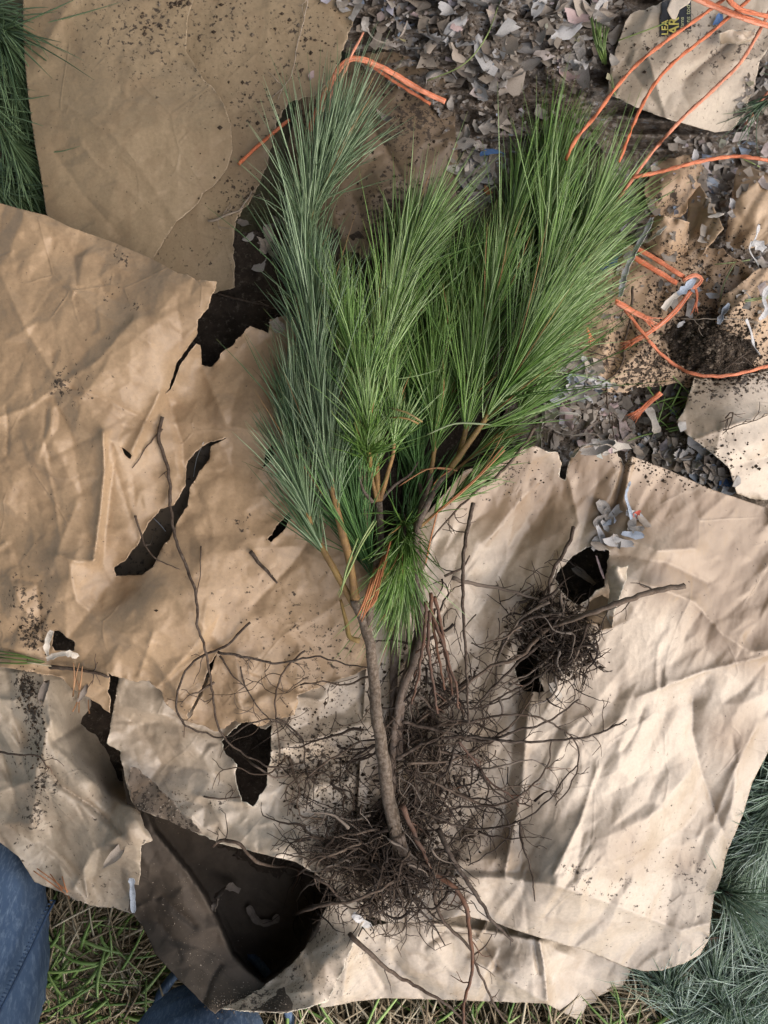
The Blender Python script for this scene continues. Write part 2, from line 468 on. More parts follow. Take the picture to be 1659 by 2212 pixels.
SCUFF = paper_mat('bag_scuffed_edge', (.22, .175, .13), (.15, .115, .085), stain_amt=.5, speck=.12, rough=.7)

# ------------------------------------------------------------------ ground
def ground_mat():
    m, nt, b = nodes('ground_soil'); L = nt.links
    co = N(nt, 'ShaderNodeTexCoord').outputs['Object']
    c = mix(nt, ramp(nt, noise(nt, co, 14, 6, .65), [(.35, G3(0)), (.65, G3(1))]), (.10, .082, .045), (.25, .20, .115))
    c = mix(nt, ramp(nt, noise(nt, co, 3, 5, .6), [(.4, G3(0)), (.65, G3(.7))]), c, (.045, .065, .018))
    L.new(c, b.inputs['Base Color']); b.inputs['Roughness'].default_value = .95
    bp = N(nt, 'ShaderNodeBump', Strength=.8, Distance=.02); L.new(noise(nt, co, 60, 6, .7), bp.inputs['Height']); L.new(bp.outputs[0], b.inputs['Normal'])
    return m
gm = mesh_np('ground', [(-30, -30, 0), (30, -30, 0), (30, 30, 0), (-30, 30, 0)], [np.array([[0, 1, 2, 3]])], ground_mat())
tag(link('ground', gm), kind='structure')
SHADE_SLAB_EDGE = .25
# unseen overhead slab, added to dim the upper left; its edge faces the light
def box_mesh(name, lo, hi, mat):
    (a, b, c), (d, e, f) = lo, hi
    V = [(a, b, c), (d, b, c), (d, e, c), (a, e, c), (a, b, f), (d, b, f), (d, e, f), (a, e, f)]
    return mesh_np(name, V, [np.array([(0, 3, 2, 1), (4, 5, 6, 7), (0, 1, 5, 4), (1, 2, 6, 5), (2, 3, 7, 6), (3, 0, 4, 7)])], mat, False)
m_slab, nt_r, b_r = nodes('shade_slab_surface'); b_r.inputs['Base Color'].default_value = (.5, .47, .43, 1); b_r.inputs['Roughness'].default_value = .8
shade_slab = link('added_shade_slab', box_mesh('added_shade_slab', (-7.0, -5.0, 2.1), (SHADE_SLAB_EDGE, 5.0, 2.16), m_slab)); shade_slab.rotation_euler = (0, 0, R(SUN_AZ))
tag(shade_slab, kind='structure')
SURF.append((np.array([(-3, -3, 0), (3, -3, 0), (3, 3, 0), (-3, 3, 0)], float), np.array([[0, 1, 2], [0, 2, 3]])))

def soil_mat(name, a, b_, fl):
    m, nt, b = nodes(name); L = nt.links
    co = N(nt, 'ShaderNodeTexCoord').outputs['Object']
    c = mix(nt, ramp(nt, noise(nt, co, 45, 7, .7), [(.35, G3(0)), (.65, G3(1))]), a, b_)
    c = mix(nt, ramp(nt, noise(nt, co, 160, 4, .7), [(.56, G3(0)), (.66, G3(.8))]), c, fl)
    L.new(c, b.inputs['Base Color']); b.inputs['Roughness'].default_value = .95; b.inputs['Specular IOR Level'].default_value = .15
    bp = N(nt, 'ShaderNodeBump', Strength=1.0, Distance=.006); L.new(noise(nt, co, 130, 7, .72), bp.inputs['Height']); L.new(bp.outputs[0], b.inputs['Normal'])
    return m
SOIL = soil_mat('damp_soil', (.03, .023, .017), (.075, .056, .042), (.14, .115, .09))
def pulp_mat():
    m, nt, b = nodes('matted_paper_pulp'); L = nt.links
    co = N(nt, 'ShaderNodeTexCoord').outputs['Object']
    nn = N(nt, 'ShaderNodeTexNoise', Scale=55.0, Detail=4.0); L.new(co, nn.inputs['Vector'])
    sc = N(nt, 'ShaderNodeVectorMath', operation='SCALE'); sc.inputs['Scale'].default_value = .022; L.new(nn.outputs['Color'], sc.inputs[0])
    wv = N(nt, 'ShaderNodeVectorMath', operation='ADD'); L.new(co, wv.inputs[0]); L.new(sc.outputs[0], wv.inputs[1])
    vo = N(nt, 'ShaderNodeTexVoronoi', feature='F1', Scale=190.0); L.new(wv.outputs[0], vo.inputs['Vector'])
    sp = N(nt, 'ShaderNodeSeparateColor'); L.new(vo.outputs['Color'], sp.inputs[0])
    c = ramp(nt, sp.outputs[0], [(0, (.12, .095, .075)), (.35, (.20, .165, .135)), (.6, (.28, .245, .21)), (.8, (.36, .33, .30)), (.93, (.48, .45, .43)), (.97, (.36, .41, .46))])
    dust = mix(nt, ramp(nt, noise(nt, co, 210, 5, .75), [(.38, G3(0)), (.66, G3(1))]), (.075, .057, .042), (.23, .185, .145))
    c = mix(nt, ramp(nt, noise(nt, co, 19, 6, .7), [(.40, G3(.25)), (.56, G3(.95))]), c, dust)
    L.new(c, b.inputs['Base Color']); b.inputs['Roughness'].default_value = .95; b.inputs['Specular IOR Level'].default_value = .12
    bp = N(nt, 'ShaderNodeBump', Strength=.8, Distance=.004); L.new(noise(nt, co, 160, 8, .75), bp.inputs['Height']); L.new(bp.outputs[0], b.inputs['Normal'])
    return m
PULP = pulp_mat()

def lumpy(a, s):
    return lambda x, y, z: z + a * fbm(x / s, y / s, 41, 5) + a * .6 * np.abs(fbm(x / (s * .4), y / (s * .4), 43, 3)) + a * .35 * fbm(x / 9, y / 9, 47, 2)
o = sheet('soil', [(120, 520), (1000, 480), (1330, 900), (1420, 1260), (1250, 1560), (820, 1560), (600, 1900), (250, 1700), (60, 1400), (200, 1100), (90, 800)],
          [(500, 700, .012), (560, 500, .035), (400, 1100, .012), (540, 1650, .01), (900, 1000, .045), (1250, 1250, .06), (1150, 1440, .05), (300, 1300, .05), (800, 1300, .05), (200, 700, .05), (700, 1700, .04)],
          SOIL, rag=8, spacing=14, crumple=(), ncrease=0, zfun=lambda x, y, z: np.minimum(lumpy(.010, 60)(x, y, z), .038 + .003 * fbm(x / 14, y / 14, 5, 2)), solid=False, seed=3)
tag(o, 'dark damp soil showing through the holes in the torn paper', 'soil', kind='stuff')
o = sheet('paper_pulp', [(690, -40), (1720, -40), (1720, 1130), (1600, 1085), (1340, 1010), (1120, 1000), (1040, 700), (960, 480), (975, 330), (940, 230), (800, 160), (720, 90)],
          [(800, 0, .045), (1000, 60, .07), (1200, 80, .075), (1340, 100, .05), (1050, 170, .05), (1100, 250, .045), (1050, 380, .035), (1300, 600, .03), (1500, 400, .03), (1650, 200, .03),
           (1650, 700, .035), (1250, 830, .055), (1150, 830, .05), (1300, 900, .04), (1500, 950, .05), (1580, 1040, .05), (1380, 870, .02), (1450, 1010, .035), (1700, 1100, .02)],
          PULP, rag=10, spacing=4.6, crumple=(), ncrease=0, zfun=lambda x, y, z: lumpy(.008, 60)(x, y, z) + np.where(y < 330, .016 * (1 - np.abs(perlin(x / 150, y / 38, 77)) * 3.2), 0), solid=False, seed=4)
tag(o, 'grey mush of shredded newspaper and soil along the top and side', 'shredded paper', kind='stuff')

# ------------------------------------------------------------------ kraft paper
t = thing('kraft_paper_bag', 'smooth olive brown paper bag speckled with soil, top corner beside dark pine boughs', 'paper bag', tuple(W3(300, 250, .03)))
sheet('under_ply', [(60, -40), (800, -40), (765, 40, 3), (740, 110, 5), (715, 170, 6), (690, 203, 6), (640, 214, 6), (612, 235, 5), (592, 290, 4), (580, 345, 4), (560, 400, 4), (535, 440, 5), (510, 475, 4), (503, 530, 4), (508, 620, 3), (440, 640), (250, 600), (110, 470)],
      [(60, 0, .05), (400, 0, .055), (780, 0, .06), (700, 200, .055), (590, 300, .05), (505, 500, .05), (300, 300, .05), (120, 450, .045), (480, 620, .03)],
      KRAFT_DIM, t, seed=11, rag=1, crumple=((140, .002), (50, .0006)), ncrease=6,
      dirt=[(480, 60, 150, .42), (640, 60, 110, .42), (560, 230, 90, .45), (600, 150, 90, .42), (420, 560, 120, .25), (520, 420, 60, .5), (400, 30, 120, .4)])
sheet('top_ply', [(50, -40, .3), (430, -40, .3), (405, 40, 1), (402, 110, 1), (440, 172, 2), (462, 190, 2), (482, 224, 1.5), (499, 268, .6), (502, 325, .6), (490, 365, .6), (462, 402, .6), (436, 418, 2), (428, 440, 2), (380, 480, 1), (330, 560, 1), (230, 560, .3), (130, 520, .3), (100, 460, .3), (88, 380, .3), (75, 310, .3), (62, 220, .3), (53, 130, .3), (49, 60, .3)],
      [(50, 0, .056), (400, 0, .064), (100, 460, .05), (250, 250, .072), (490, 300, .068), (440, 410, .062), (330, 520, .058), (75, 250, .052), (400, 170, .064)],
      KRAFT_DIM, t, seed=12, rag=.5, crumple=((150, .0025), (60, .0011), (24, .0004)), ncrease=5, camp=.0012,
      creases=[([(175, 310), (205, 350), (300, 430)], .0022, 10), ([(120, 330), (180, 420), (260, 510)], -.003, 16), ([(230, 270), (330, 400), (410, 520)], .0025, 22), ([(380, 120), (455, 190)], -.002, 10), ([(150, 400), (260, 470)], .002, 14)],
      dirt=[(330, 60, 130, .5), (250, 30, 120, .45), (420, 160, 60, .4), (310, 60, 30, .7)])

HOLE_LONG = [(490, 946), (455, 955), (420, 976), (405, 996), (400, 1051), (375, 1091), (345, 1100), (320, 1130), (305, 1165), (270, 1210), (247, 1227), (250, 1245), (305, 1242), (330, 1225), (345, 1190), (365, 1165), (385, 1125), (405, 1092), (410, 1056), (430, 1021), (452, 991), (455, 965)]
HOLE_CRACK = [(470, 1410), (452, 1435), (440, 1475), (425, 1510), (405, 1545), (408, 1553), (436, 1500), (452, 1462), (464, 1426)]
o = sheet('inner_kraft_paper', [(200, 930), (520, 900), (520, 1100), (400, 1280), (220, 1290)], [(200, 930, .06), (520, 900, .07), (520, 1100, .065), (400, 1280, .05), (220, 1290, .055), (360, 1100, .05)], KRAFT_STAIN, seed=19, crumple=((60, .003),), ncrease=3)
tag(o, 'dark brown inner paper seen through the long curved tear', 'paper')
o = sheet('torn_kraft_paper',
      [(-40, 428, .3), (40, 450, .3), (100, 465, .3), (150, 490, .3), (250, 525, .3), (330, 560, .3), (385, 590, 1), (400, 592, 4), (432, 607, 5), (470, 608, 4), (458, 640, 4), (448, 665, 4), (430, 690, 4), (428, 720, 3), (408, 748, 2), (382, 785, 1.5), (366, 838, 2),
       (356, 852, 1), (370, 840, 1.5), (388, 792, 1.5), (414, 755, 1.5), (424, 742, 1), (433, 746, 2), (435, 788, 3), (456, 790, 3), (476, 774, 3), (478, 764, 3), (502, 745, 4), (540, 704, 3), (560, 712, 2), (580, 721, 1), (583, 690, 1), (613, 683, 2), (700, 690, 3), (790, 760, 2),
       (800, 1100, 2), (800, 1438, 3), (760, 1460, 4), (690, 1482, 4), (645, 1502, 4), (637, 1545, 4), (592, 1556, 5), (575, 1568, 5), (540, 1560, 5), (500, 1563, 5), (470, 1580, 3), (400, 1556, 2), (360, 1522, 4), (345, 1492, 4), (322, 1468, 3), (290, 1472, 4), (235, 1455, 4), (238, 1541, 3), (200, 1512, 3), (155, 1487, 3), (130, 1462, 3), (50, 1449, 1), (-40, 1432, 1)],
      [(-40, 440, .10), (150, 500, .105), (330, 565, .115), (460, 612, .14), (430, 700, .135), (366, 838, .118), (100, 700, .13), (300, 720, .135), (130, 830, .128),
       (440, 790, .092), (560, 715, .10), (600, 700, .10), (700, 800, .10), (380, 860, .105), (500, 900, .118), (560, 1000, .11),
       (0, 1000, .115), (215, 960, .135), (230, 1100, .115), (120, 1100, .11), (210, 1205, .118), (260, 1240, .10), (350, 1150, .105), (460, 980, .105), (450, 1150, .11), (600, 1150, .108), (750, 1100, .10),
       (0, 1250, .10), (150, 1300, .115), (320, 1300, .135), (450, 1400, .118), (600, 1400, .11), (780, 1420, .095), (560, 1560, .105), (400, 1550, .108), (300, 1465, .115), (60, 1440, .115), (236, 1535, .105), (640, 1530, .10)],
      KRAFT, seed=13, rag=2, hrag=2.5,
      holes=[HOLE_LONG, HOLE_CRACK, [(625, 1105), (595, 1140), (578, 1165), (585, 1171), (612, 1147), (630, 1118)], [(588, 960), (575, 975), (570, 1000), (561, 1016), (579, 1003), (592, 986)],
             [(261, 964), (283, 984), (281, 991), (272, 983)], [(118, 1362), (110, 1395), (118, 1407), (160, 1405), (163, 1386), (142, 1376), (126, 1362)], [(700, 1488), (712, 1492), (718, 1503), (706, 1502)]],
      creases=[([(0, 590), (60, 720), (130, 830), (160, 855)], .006, 22), ([(130, 830), (60, 880), (-40, 915)], .006, 18), ([(130, 830), (210, 780), (290, 690)], .005, 18), ([(130, 830), (220, 860), (310, 905), (330, 915)], -.006, 16),
               ([(222, 935), (226, 1010), (216, 1110), (203, 1210)], .013, 11), ([(246, 1000), (232, 1120), (222, 1215)], -.006, 18), ([(128, 1200), (170, 1214), (205, 1210)], .007, 12), ([(165, 1090), (140, 1150), (118, 1205)], .005, 22),
               ([(12, 880), (18, 930), (14, 985)], -.003, 7), ([(100, 885), (94, 950), (106, 985)], -.003, 7), ([(345, 850), (310, 920), (285, 975)], .010, 14), ([(360, 850), (395, 960), (398, 1030)], -.006, 16),
               ([(440, 800), (490, 920), (570, 935)], .007, 16), ([(380, 870), (490, 930)], -.004, 14), ([(150, 1220), (165, 1300), (330, 1420), (400, 1520)], .008, 26), ([(330, 1240), (420, 1330), (500, 1420)], .006, 34),
               ([(330, 1370), (300, 1460)], .004, 8), ([(180, 1440), (330, 1490), (400, 1560)], .006, 12), ([(0, 1240), (80, 1260), (90, 1380)], -.007, 20), ([(20, 1250), (60, 1330)], .006, 16), ([(500, 1190), (640, 1180), (760, 1250)], .005, 24), ([(470, 1420), (580, 1470), (640, 1540)], .005, 20)],
      crumple=((105, .0040), (46, .0021), (20, .0006)), ncrease=46, camp=.0022,
      dirt=[(130, 830, 30, .8), (170, 835, 60, .35), (240, 640, 40, .35), (262, 560, 30, .6), (295, 660, 20, .6), (60, 1300, 60, .6), (70, 1360, 45, .8), (560, 1330, 120, .2), (650, 1300, 90, .28), (700, 1400, 110, .42), (690, 1470, 80, .5), (520, 1130, 30, .6)])
tag(o, 'large warm brown kraft paper sheet with a long curved tear, left of the pine seedlings', 'torn paper')

o = sheet('crumpled_kraft_paper',
      [(-40, 1428), (120, 1450), (245, 1500), (262, 1620, 2), (275, 1690, 3), (292, 1740, 3), (329, 1815, 3), (305, 1826, 2), (303, 1880, 2), (296, 1960, 2), (288, 1975, 2), (250, 1963, 3), (200, 1956, 3), (160, 1942, 3), (130, 1927, 2), (75, 1905, 1), (40, 1850, 1), (0, 1820, 1), (-40, 1790, 1)],
      [(-40, 1450, .095), (85, 1465, .10), (105, 1560, .118), (130, 1625, .12), (200, 1690, .115), (285, 1750, .12), (322, 1815, .125), (150, 1500, .07), (180, 1570, .05), (225, 1560, .028), (240, 1620, .02), (255, 1690, .03), (0, 1600, .10), (50, 1600, .11), (0, 1800, .12), (45, 1852, .13), (130, 1918, .12), (290, 1960, .095), (150, 1800, .12), (60, 1700, .115)],
      KRAFT_GREY, seed=14, crumple=((70, .0072), (30, .0030), (15, .0007)), ang=1.1, stretch=1.9, ncrease=16, camp=.003, rag=1,
      creases=[([(92, 1450), (110, 1560), (125, 1620), (160, 1655), (210, 1700), (280, 1750), (325, 1815)], .008, 16), ([(105, 1660), (130, 1697), (200, 1742), (262, 1800)], -.012, 9), ([(20, 1560), (80, 1700), (70, 1780)], .008, 22), ([(60, 1600), (130, 1780)], -.006, 18),
               ([(270, 1800), (200, 1840), (160, 1920)], .007, 18), ([(180, 1880), (190, 1940)], .008, 8), ([(118, 1600), (180, 1560)], -.012, 14), ([(0, 1710), (60, 1690)], .006, 12)],
      dirt=[(55, 1480, 30, .9), (70, 1540, 24, .9), (85, 1600, 20, .7), (95, 1700, 30, .7), (75, 1760, 40, .6), (40, 1640, 25, .5), (20, 1400, 40, .6)])
tag(o, 'crumpled brown paper with a dark crack above the grass and jeans', 'crumpled paper')

HOLE_MID = [(478, 1602), (500, 1580), (520, 1560), (542, 1560), (575, 1577), (586, 1566), (583, 1640), (576, 1700), (546, 1741), (521, 1731), (508, 1682), (511, 1652), (486, 1627)]
bag = thing('open_paper_bag', 'soil-dusted paper bag with a wide dark open mouth under the roots', 'paper bag', tuple(W3(520, 1950, .01)))
sheet('upper_ply',
      [(262, 1445), (640, 1470), (800, 1425), (840, 1425), (840, 1900), (770, 1955, 2), (738, 1962, 1), (722, 1926, 1), (692, 1893, 1), (640, 1862, 1), (560, 1843, 2), (480, 1823, 3), (430, 1801, 4), (380, 1776, 3), (320, 1756, 3), (288, 1738, 3), (270, 1680, 3), (258, 1625, 3), (232, 1605, 3), (240, 1560, 2), (250, 1500, 2)],
      [(262, 1450, .085), (240, 1600, .10), (288, 1735, .115), (430, 1800, .13), (560, 1842, .145), (692, 1893, .15), (735, 1955, .14), (400, 1650, .105), (550, 1500, .08), (700, 1520, .085), (700, 1700, .10), (800, 1500, .085), (800, 1800, .09), (600, 1700, .105), (450, 1580, .09), (620, 1600, .09)],
      KRAFT_PALE, bag, seed=15, holes=[HOLE_MID], hrag=3, crumple=((75, .0048), (34, .0022), (16, .0006)), ncrease=30, camp=.003, rag=1,
      creases=[([(280, 1660), (350, 1720), (430, 1795)], .006, 14), ([(440, 1640), (480, 1760), (560, 1840)], .005, 30), ([(600, 1620), (700, 1590), (790, 1560)], .012, 40), ([(600, 1760), (700, 1850)], -.005, 24), ([(430, 1720), (560, 1740)], .004, 10), ([(620, 1660), (690, 1640), (780, 1650)], -.010, 26)],
      dirt=[(690, 1640, 90, .8), (620, 1640, 60, .7), (760, 1700, 120, .6), (700, 1780, 80, .35), (730, 1480, 60, .5), (650, 1520, 50, .4), (470, 1730, 30, .5)])
PIT = [(292, 1700), (330, 1795), (400, 1880), (438, 1935), (466, 1990), (497, 2062), (533, 2100), (570, 2128), (622, 2090), (660, 2046), (684, 2000), (704, 1960), (738, 1945), (800, 1900), (800, 1700), (300, 1600)]
def pit_floor(x, y, z):
    d = seg_dist(x, y, PIT[:-2]); ins = in_poly(x, y, np.array(PIT))
    t_ = np.clip(np.where(ins, d, 0) / 13.0, 0, 1); t_ = t_ * t_ * (3 - 2 * t_)
    return z * (1 - t_) + t_ * (.010 + .006 * fbm(x / 90, y / 90, 61, 3) + .015 * np.exp(-d / 60))
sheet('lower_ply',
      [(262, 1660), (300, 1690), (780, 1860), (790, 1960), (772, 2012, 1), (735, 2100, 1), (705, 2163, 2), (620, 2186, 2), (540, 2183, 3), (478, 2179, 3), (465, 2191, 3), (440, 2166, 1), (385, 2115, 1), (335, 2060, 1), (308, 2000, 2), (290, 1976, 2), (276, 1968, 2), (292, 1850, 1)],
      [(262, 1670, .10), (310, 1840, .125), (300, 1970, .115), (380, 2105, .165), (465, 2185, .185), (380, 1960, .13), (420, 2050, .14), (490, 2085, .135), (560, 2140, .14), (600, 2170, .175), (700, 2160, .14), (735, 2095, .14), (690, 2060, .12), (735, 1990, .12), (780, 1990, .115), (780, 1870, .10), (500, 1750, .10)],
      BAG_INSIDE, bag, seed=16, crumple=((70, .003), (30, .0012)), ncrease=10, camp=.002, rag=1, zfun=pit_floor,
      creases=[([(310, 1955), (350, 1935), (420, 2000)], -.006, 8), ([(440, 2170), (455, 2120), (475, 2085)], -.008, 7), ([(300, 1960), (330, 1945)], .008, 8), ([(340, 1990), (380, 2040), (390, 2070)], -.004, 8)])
sheet('pale_lip',
      [(478, 2178, 2), (520, 2160, 4), (570, 2130, 3), (625, 2088, 2), (662, 2045, 2), (686, 2000, 2), (705, 1960, 2), (738, 1945, 1), (785, 1950, 1), (790, 1985, 2), (765, 2035, 2), (738, 2100, 2), (708, 2164, 2), (620, 2188, 2), (540, 2185, 3)],
      [(480, 2178, .188), (570, 2130, .14), (625, 2088, .125), (686, 2000, .118), (725, 1950, .145), (790, 1960, .135), (760, 2040, .155), (708, 2164, .155), (600, 2186, .18), (620, 2140, .15), (700, 2060, .145)],
      KRAFT_PALE, bag, seed=17, crumple=((60, .003), (28, .001)), ncrease=6, camp=.002,
      dirt=[(540, 2165, 60, .75), (640, 2110, 50, .5), (700, 2020, 40, .45), (600, 2175, 60, .55), (740, 1960, 40, .4)])
sheet('scuffed_edge', [(282, 1655, 3), (300, 1662, 2), (330, 1690, 4), (352, 1712, 4), (372, 1730, 4), (395, 1758, 5), (425, 1785, 4), (437, 1802, 3), (400, 1790, 2), (350, 1768, 2), (300, 1748, 2), (288, 1736, 2), (276, 1690, 2)],
      [(282, 1658, .121), (330, 1692, .125), (430, 1798, .145), (300, 1745, .128), (350, 1735, .133)], SCUFF, bag, seed=18, crumple=((30, .0015),), ncrease=0)

HOLE_R = [(1196, 1246), (1225, 1215), (1252, 1192), (1270, 1180), (1292, 1178), (1315, 1190), (1309, 1240), (1306, 1266), (1285, 1277), (1265, 1300), (1250, 1311), (1236, 1300), (1206, 1272)]
HOLE_R2 = [(1118, 1400), (1135, 1385), (1160, 1375), (1172, 1390), (1160, 1430), (1168, 1470), (1176, 1496), (1150, 1494), (1128, 1492), (1112, 1440)]
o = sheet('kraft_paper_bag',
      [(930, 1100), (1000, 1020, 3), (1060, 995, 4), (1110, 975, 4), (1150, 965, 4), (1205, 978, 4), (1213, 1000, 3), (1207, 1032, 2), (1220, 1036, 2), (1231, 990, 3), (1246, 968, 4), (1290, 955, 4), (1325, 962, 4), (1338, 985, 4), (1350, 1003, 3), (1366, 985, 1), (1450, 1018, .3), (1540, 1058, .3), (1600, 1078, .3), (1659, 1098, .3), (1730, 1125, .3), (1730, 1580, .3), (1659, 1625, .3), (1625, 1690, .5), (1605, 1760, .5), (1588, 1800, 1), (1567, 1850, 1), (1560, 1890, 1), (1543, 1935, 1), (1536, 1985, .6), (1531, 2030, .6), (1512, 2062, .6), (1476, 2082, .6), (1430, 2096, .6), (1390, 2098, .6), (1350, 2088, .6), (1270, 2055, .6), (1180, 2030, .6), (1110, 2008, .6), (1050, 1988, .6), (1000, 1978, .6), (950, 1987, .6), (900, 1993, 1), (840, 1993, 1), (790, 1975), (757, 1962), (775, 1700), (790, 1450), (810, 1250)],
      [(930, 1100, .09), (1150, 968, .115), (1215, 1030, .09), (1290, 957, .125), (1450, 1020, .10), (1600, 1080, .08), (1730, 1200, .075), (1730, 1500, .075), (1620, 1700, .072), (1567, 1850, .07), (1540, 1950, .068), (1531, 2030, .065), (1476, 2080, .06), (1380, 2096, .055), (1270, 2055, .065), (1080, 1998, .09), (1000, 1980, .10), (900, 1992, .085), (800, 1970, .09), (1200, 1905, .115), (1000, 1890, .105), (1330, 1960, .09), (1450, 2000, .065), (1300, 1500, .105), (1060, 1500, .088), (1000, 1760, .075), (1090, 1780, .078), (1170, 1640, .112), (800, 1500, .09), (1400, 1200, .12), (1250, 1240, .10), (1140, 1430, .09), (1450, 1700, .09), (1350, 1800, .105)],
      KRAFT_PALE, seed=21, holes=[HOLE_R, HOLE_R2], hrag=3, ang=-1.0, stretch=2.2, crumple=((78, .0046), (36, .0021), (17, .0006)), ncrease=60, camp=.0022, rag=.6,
      creases=[([(1150, 1490), (1138, 1560), (1128, 1700), (1106, 1800), (1090, 1890)], .009, 14), ([(1120, 1500), (1105, 1640), (1085, 1800)], -.008, 22),
               ([(1330, 1240), (1400, 1262), (1500, 1300), (1560, 1370), (1620, 1408), (1720, 1398)], .012, 34), ([(1380, 1505), (1520, 1450), (1720, 1400)], .005, 10), ([(1497, 1510), (1496, 1580), (1512, 1660), (1560, 1790), (1580, 1850)], -.010, 30),
               ([(1290, 1140), (1420, 1190), (1500, 1185)], .007, 18), ([(1340, 1200), (1440, 1215), (1530, 1260)], -.007, 22), ([(860, 1880), (960, 1893), (1100, 1898), (1200, 1912), (1330, 1955), (1470, 2010), (1530, 1995)], .007, 18), ([(1000, 1880), (1150, 1885)], -.006, 16),
               ([(1195, 1890), (1250, 1780), (1290, 1660)], .005, 10), ([(1240, 1900), (1260, 1800)], -.004, 9), ([(1000, 1260), (1080, 1130), (1160, 1040)], .005, 26), ([(1230, 1040), (1250, 1130), (1190, 1240)], .006, 16), ([(1350, 1000), (1330, 1090), (1300, 1130)], -.010, 10), ([(1365, 990), (1345, 1080)], .008, 10)],
      tan=[(1080, 1040, 150, .85), (1170, 1110, 120, .6), (1290, 1030, 140, .75), (1420, 1090, 140, .7), (1560, 1160, 170, .85), (1600, 1290, 170, .9), (1660, 1370, 120, .9), (1460, 1250, 110, .7), (1340, 1180, 90, .45), (1590, 1590, 90, .65), (1350, 1840, 90, .5), (1480, 1860, 60, .5), (1080, 1850, 70, .5), (1130, 1620, 50, .4)],  # brown patches painting the shaded parts of the bag
      dirt=[(1100, 1010, 70, .45), (1050, 1040, 60, .45), (1230, 1010, 30, .3), (1130, 1480, 60, .4), (1260, 1910, 40, .55), (1340, 1920, 60, .35), (960, 1700, 140, .55), (900, 1500, 130, .5), (900, 1850, 90, .4), (1240, 1880, 25, .7), (1420, 1900, 120, .25), (1500, 1880, 50, .4)])
tag(o, 'big pale creased paper bag with straight side edge and rounded corner over pine boughs', 'paper bag')
o = sheet('folded_kraft_paper',
      [(690, 2175), (738, 2100, 2), (772, 2008, 3), (850, 1990), (940, 1975), (1010, 1970), (1090, 1995), (1165, 2020), (1262, 2050), (1364, 2094, 1), (1345, 2130, 1), (1292, 2152, 1), (1286, 2166, 1), (1266, 2172, 1), (1256, 2203, 1), (1241, 2201, 1), (1180, 2168, 1), (1050, 2163, .6), (900, 2158, .6), (830, 2156, .6), (760, 2165, 1), (720, 2173, 2)],
      [(700, 2170, .06), (770, 2020, .09), (850, 2000, .07), (940, 2000, .075), (1010, 1975, .03), (1165, 2030, .05), (1262, 2060, .03), (1360, 2094, .025), (950, 2070, .075), (830, 2150, .045), (1050, 2160, .04), (1180, 2165, .04), (1250, 2198, .02), (1160, 2090, .07), (800, 2100, .06)],
      KRAFT_PALE, seed=22, crumple=((80, .004), (34, .0022), (16, .0006)), ncrease=14, camp=.003, rag=.6,
      creases=[([(1010, 2070), (1100, 2120), (1180, 2165)], .006, 14), ([(1163, 2030), (1175, 2090), (1182, 2160)], .010, 8), ([(1155, 2035), (1165, 2100)], -.010, 8), ([(760, 2010), (740, 2150)], .008, 14), ([(790, 2060), (830, 2130)], -.008, 16), ([(940, 1995), (1060, 2012), (1170, 2035)], .010, 14)],
      dirt=[(790, 2060, 40, .4), (1130, 2110, 30, .3), (720, 2120, 50, .4)])
tag(o, 'folded paper panel with a narrow tab lying along the bottom grass', 'folded paper')

t_print = thing('printed_paper_sheet', 'creased tan paper sheet with yellow lettering on dark print, orange strings across it', 'printed paper', tuple(W3(1470, 150, .05)))
SHEET_T = sheet('sheet',
      [(1345, 62, 3), (1362, 30, 4), (1420, 10, 3), (1520, -40), (1700, -40), (1690, 60), (1642, 130, 2), (1626, 200, 3), (1604, 250, 2), (1582, 281, .6), (1545, 286, .6), (1460, 262, 2), (1390, 238, 2), (1312, 202, 2), (1318, 150, 2)],
      [(1345, 60, .085), (1500, -20, .09), (1660, 0, .085), (1620, 200, .08), (1560, 285, .07), (1320, 190, .078), (1460, 180, .098), (1430, 60, .092)],
      KRAFT_GREY, t_print, seed=23, crumple=((70, .0028), (30, .0009)), ang=-1.1, stretch=2.0, ncrease=12, camp=.0025,
      creases=[([(1480, 170), (1540, 120), (1600, 70)], -.007, 9), ([(1400, 120), (1440, 260)], .004, 12), ([(1350, 130), (1420, 230)], -.003, 14)],
      dirt=[(1420, 100, 40, .5), (1500, 60, 70, .45), (1620, 100, 50, .45), (1540, 120, 40, .35)])
o = sheet('torn_kraft_paper',
      [(1500, 815, 4), (1545, 822, 5), (1600, 812, 4), (1720, 790), (1720, 1085), (1620, 1077, .6), (1592, 1066, 1), (1575, 1012, 2), (1545, 985, 2), (1482, 937, 1), (1462, 912, 2), (1480, 880, 2)],
      [(1500, 818, .06), (1660, 800, .055), (1720, 1000, .06), (1620, 1076, .065), (1470, 912, .07), (1560, 900, .085), (1640, 950, .085)],
      KRAFT_PALE, seed=24, crumple=((90, .003), (36, .0008)), ncrease=6, camp=.002, creases=[([(1500, 950), (1590, 915), (1720, 870)], .004, 8), ([(1550, 930), (1620, 1000)], -.003, 14)],
      dirt=[(1540, 825, 70, .6), (1600, 810, 60, .8), (1650, 800, 60, .6), (1560, 860, 20, .6)])
tag(o, 'pale cream paper piece with soil crumbs on its upper edge, at the side border', 'torn paper')
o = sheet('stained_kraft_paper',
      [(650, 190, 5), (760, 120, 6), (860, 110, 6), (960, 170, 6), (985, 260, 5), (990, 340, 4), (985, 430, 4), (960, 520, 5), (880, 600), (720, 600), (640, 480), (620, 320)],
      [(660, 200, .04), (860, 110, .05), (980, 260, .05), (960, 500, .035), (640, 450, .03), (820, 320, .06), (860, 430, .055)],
      KRAFT_STAIN, seed=25, crumple=((70, .004), (30, .0015)), ncrease=8, camp=.003, dirt=[(900, 250, 70, .5), (860, 470, 80, .6), (700, 300, 60, .5)])
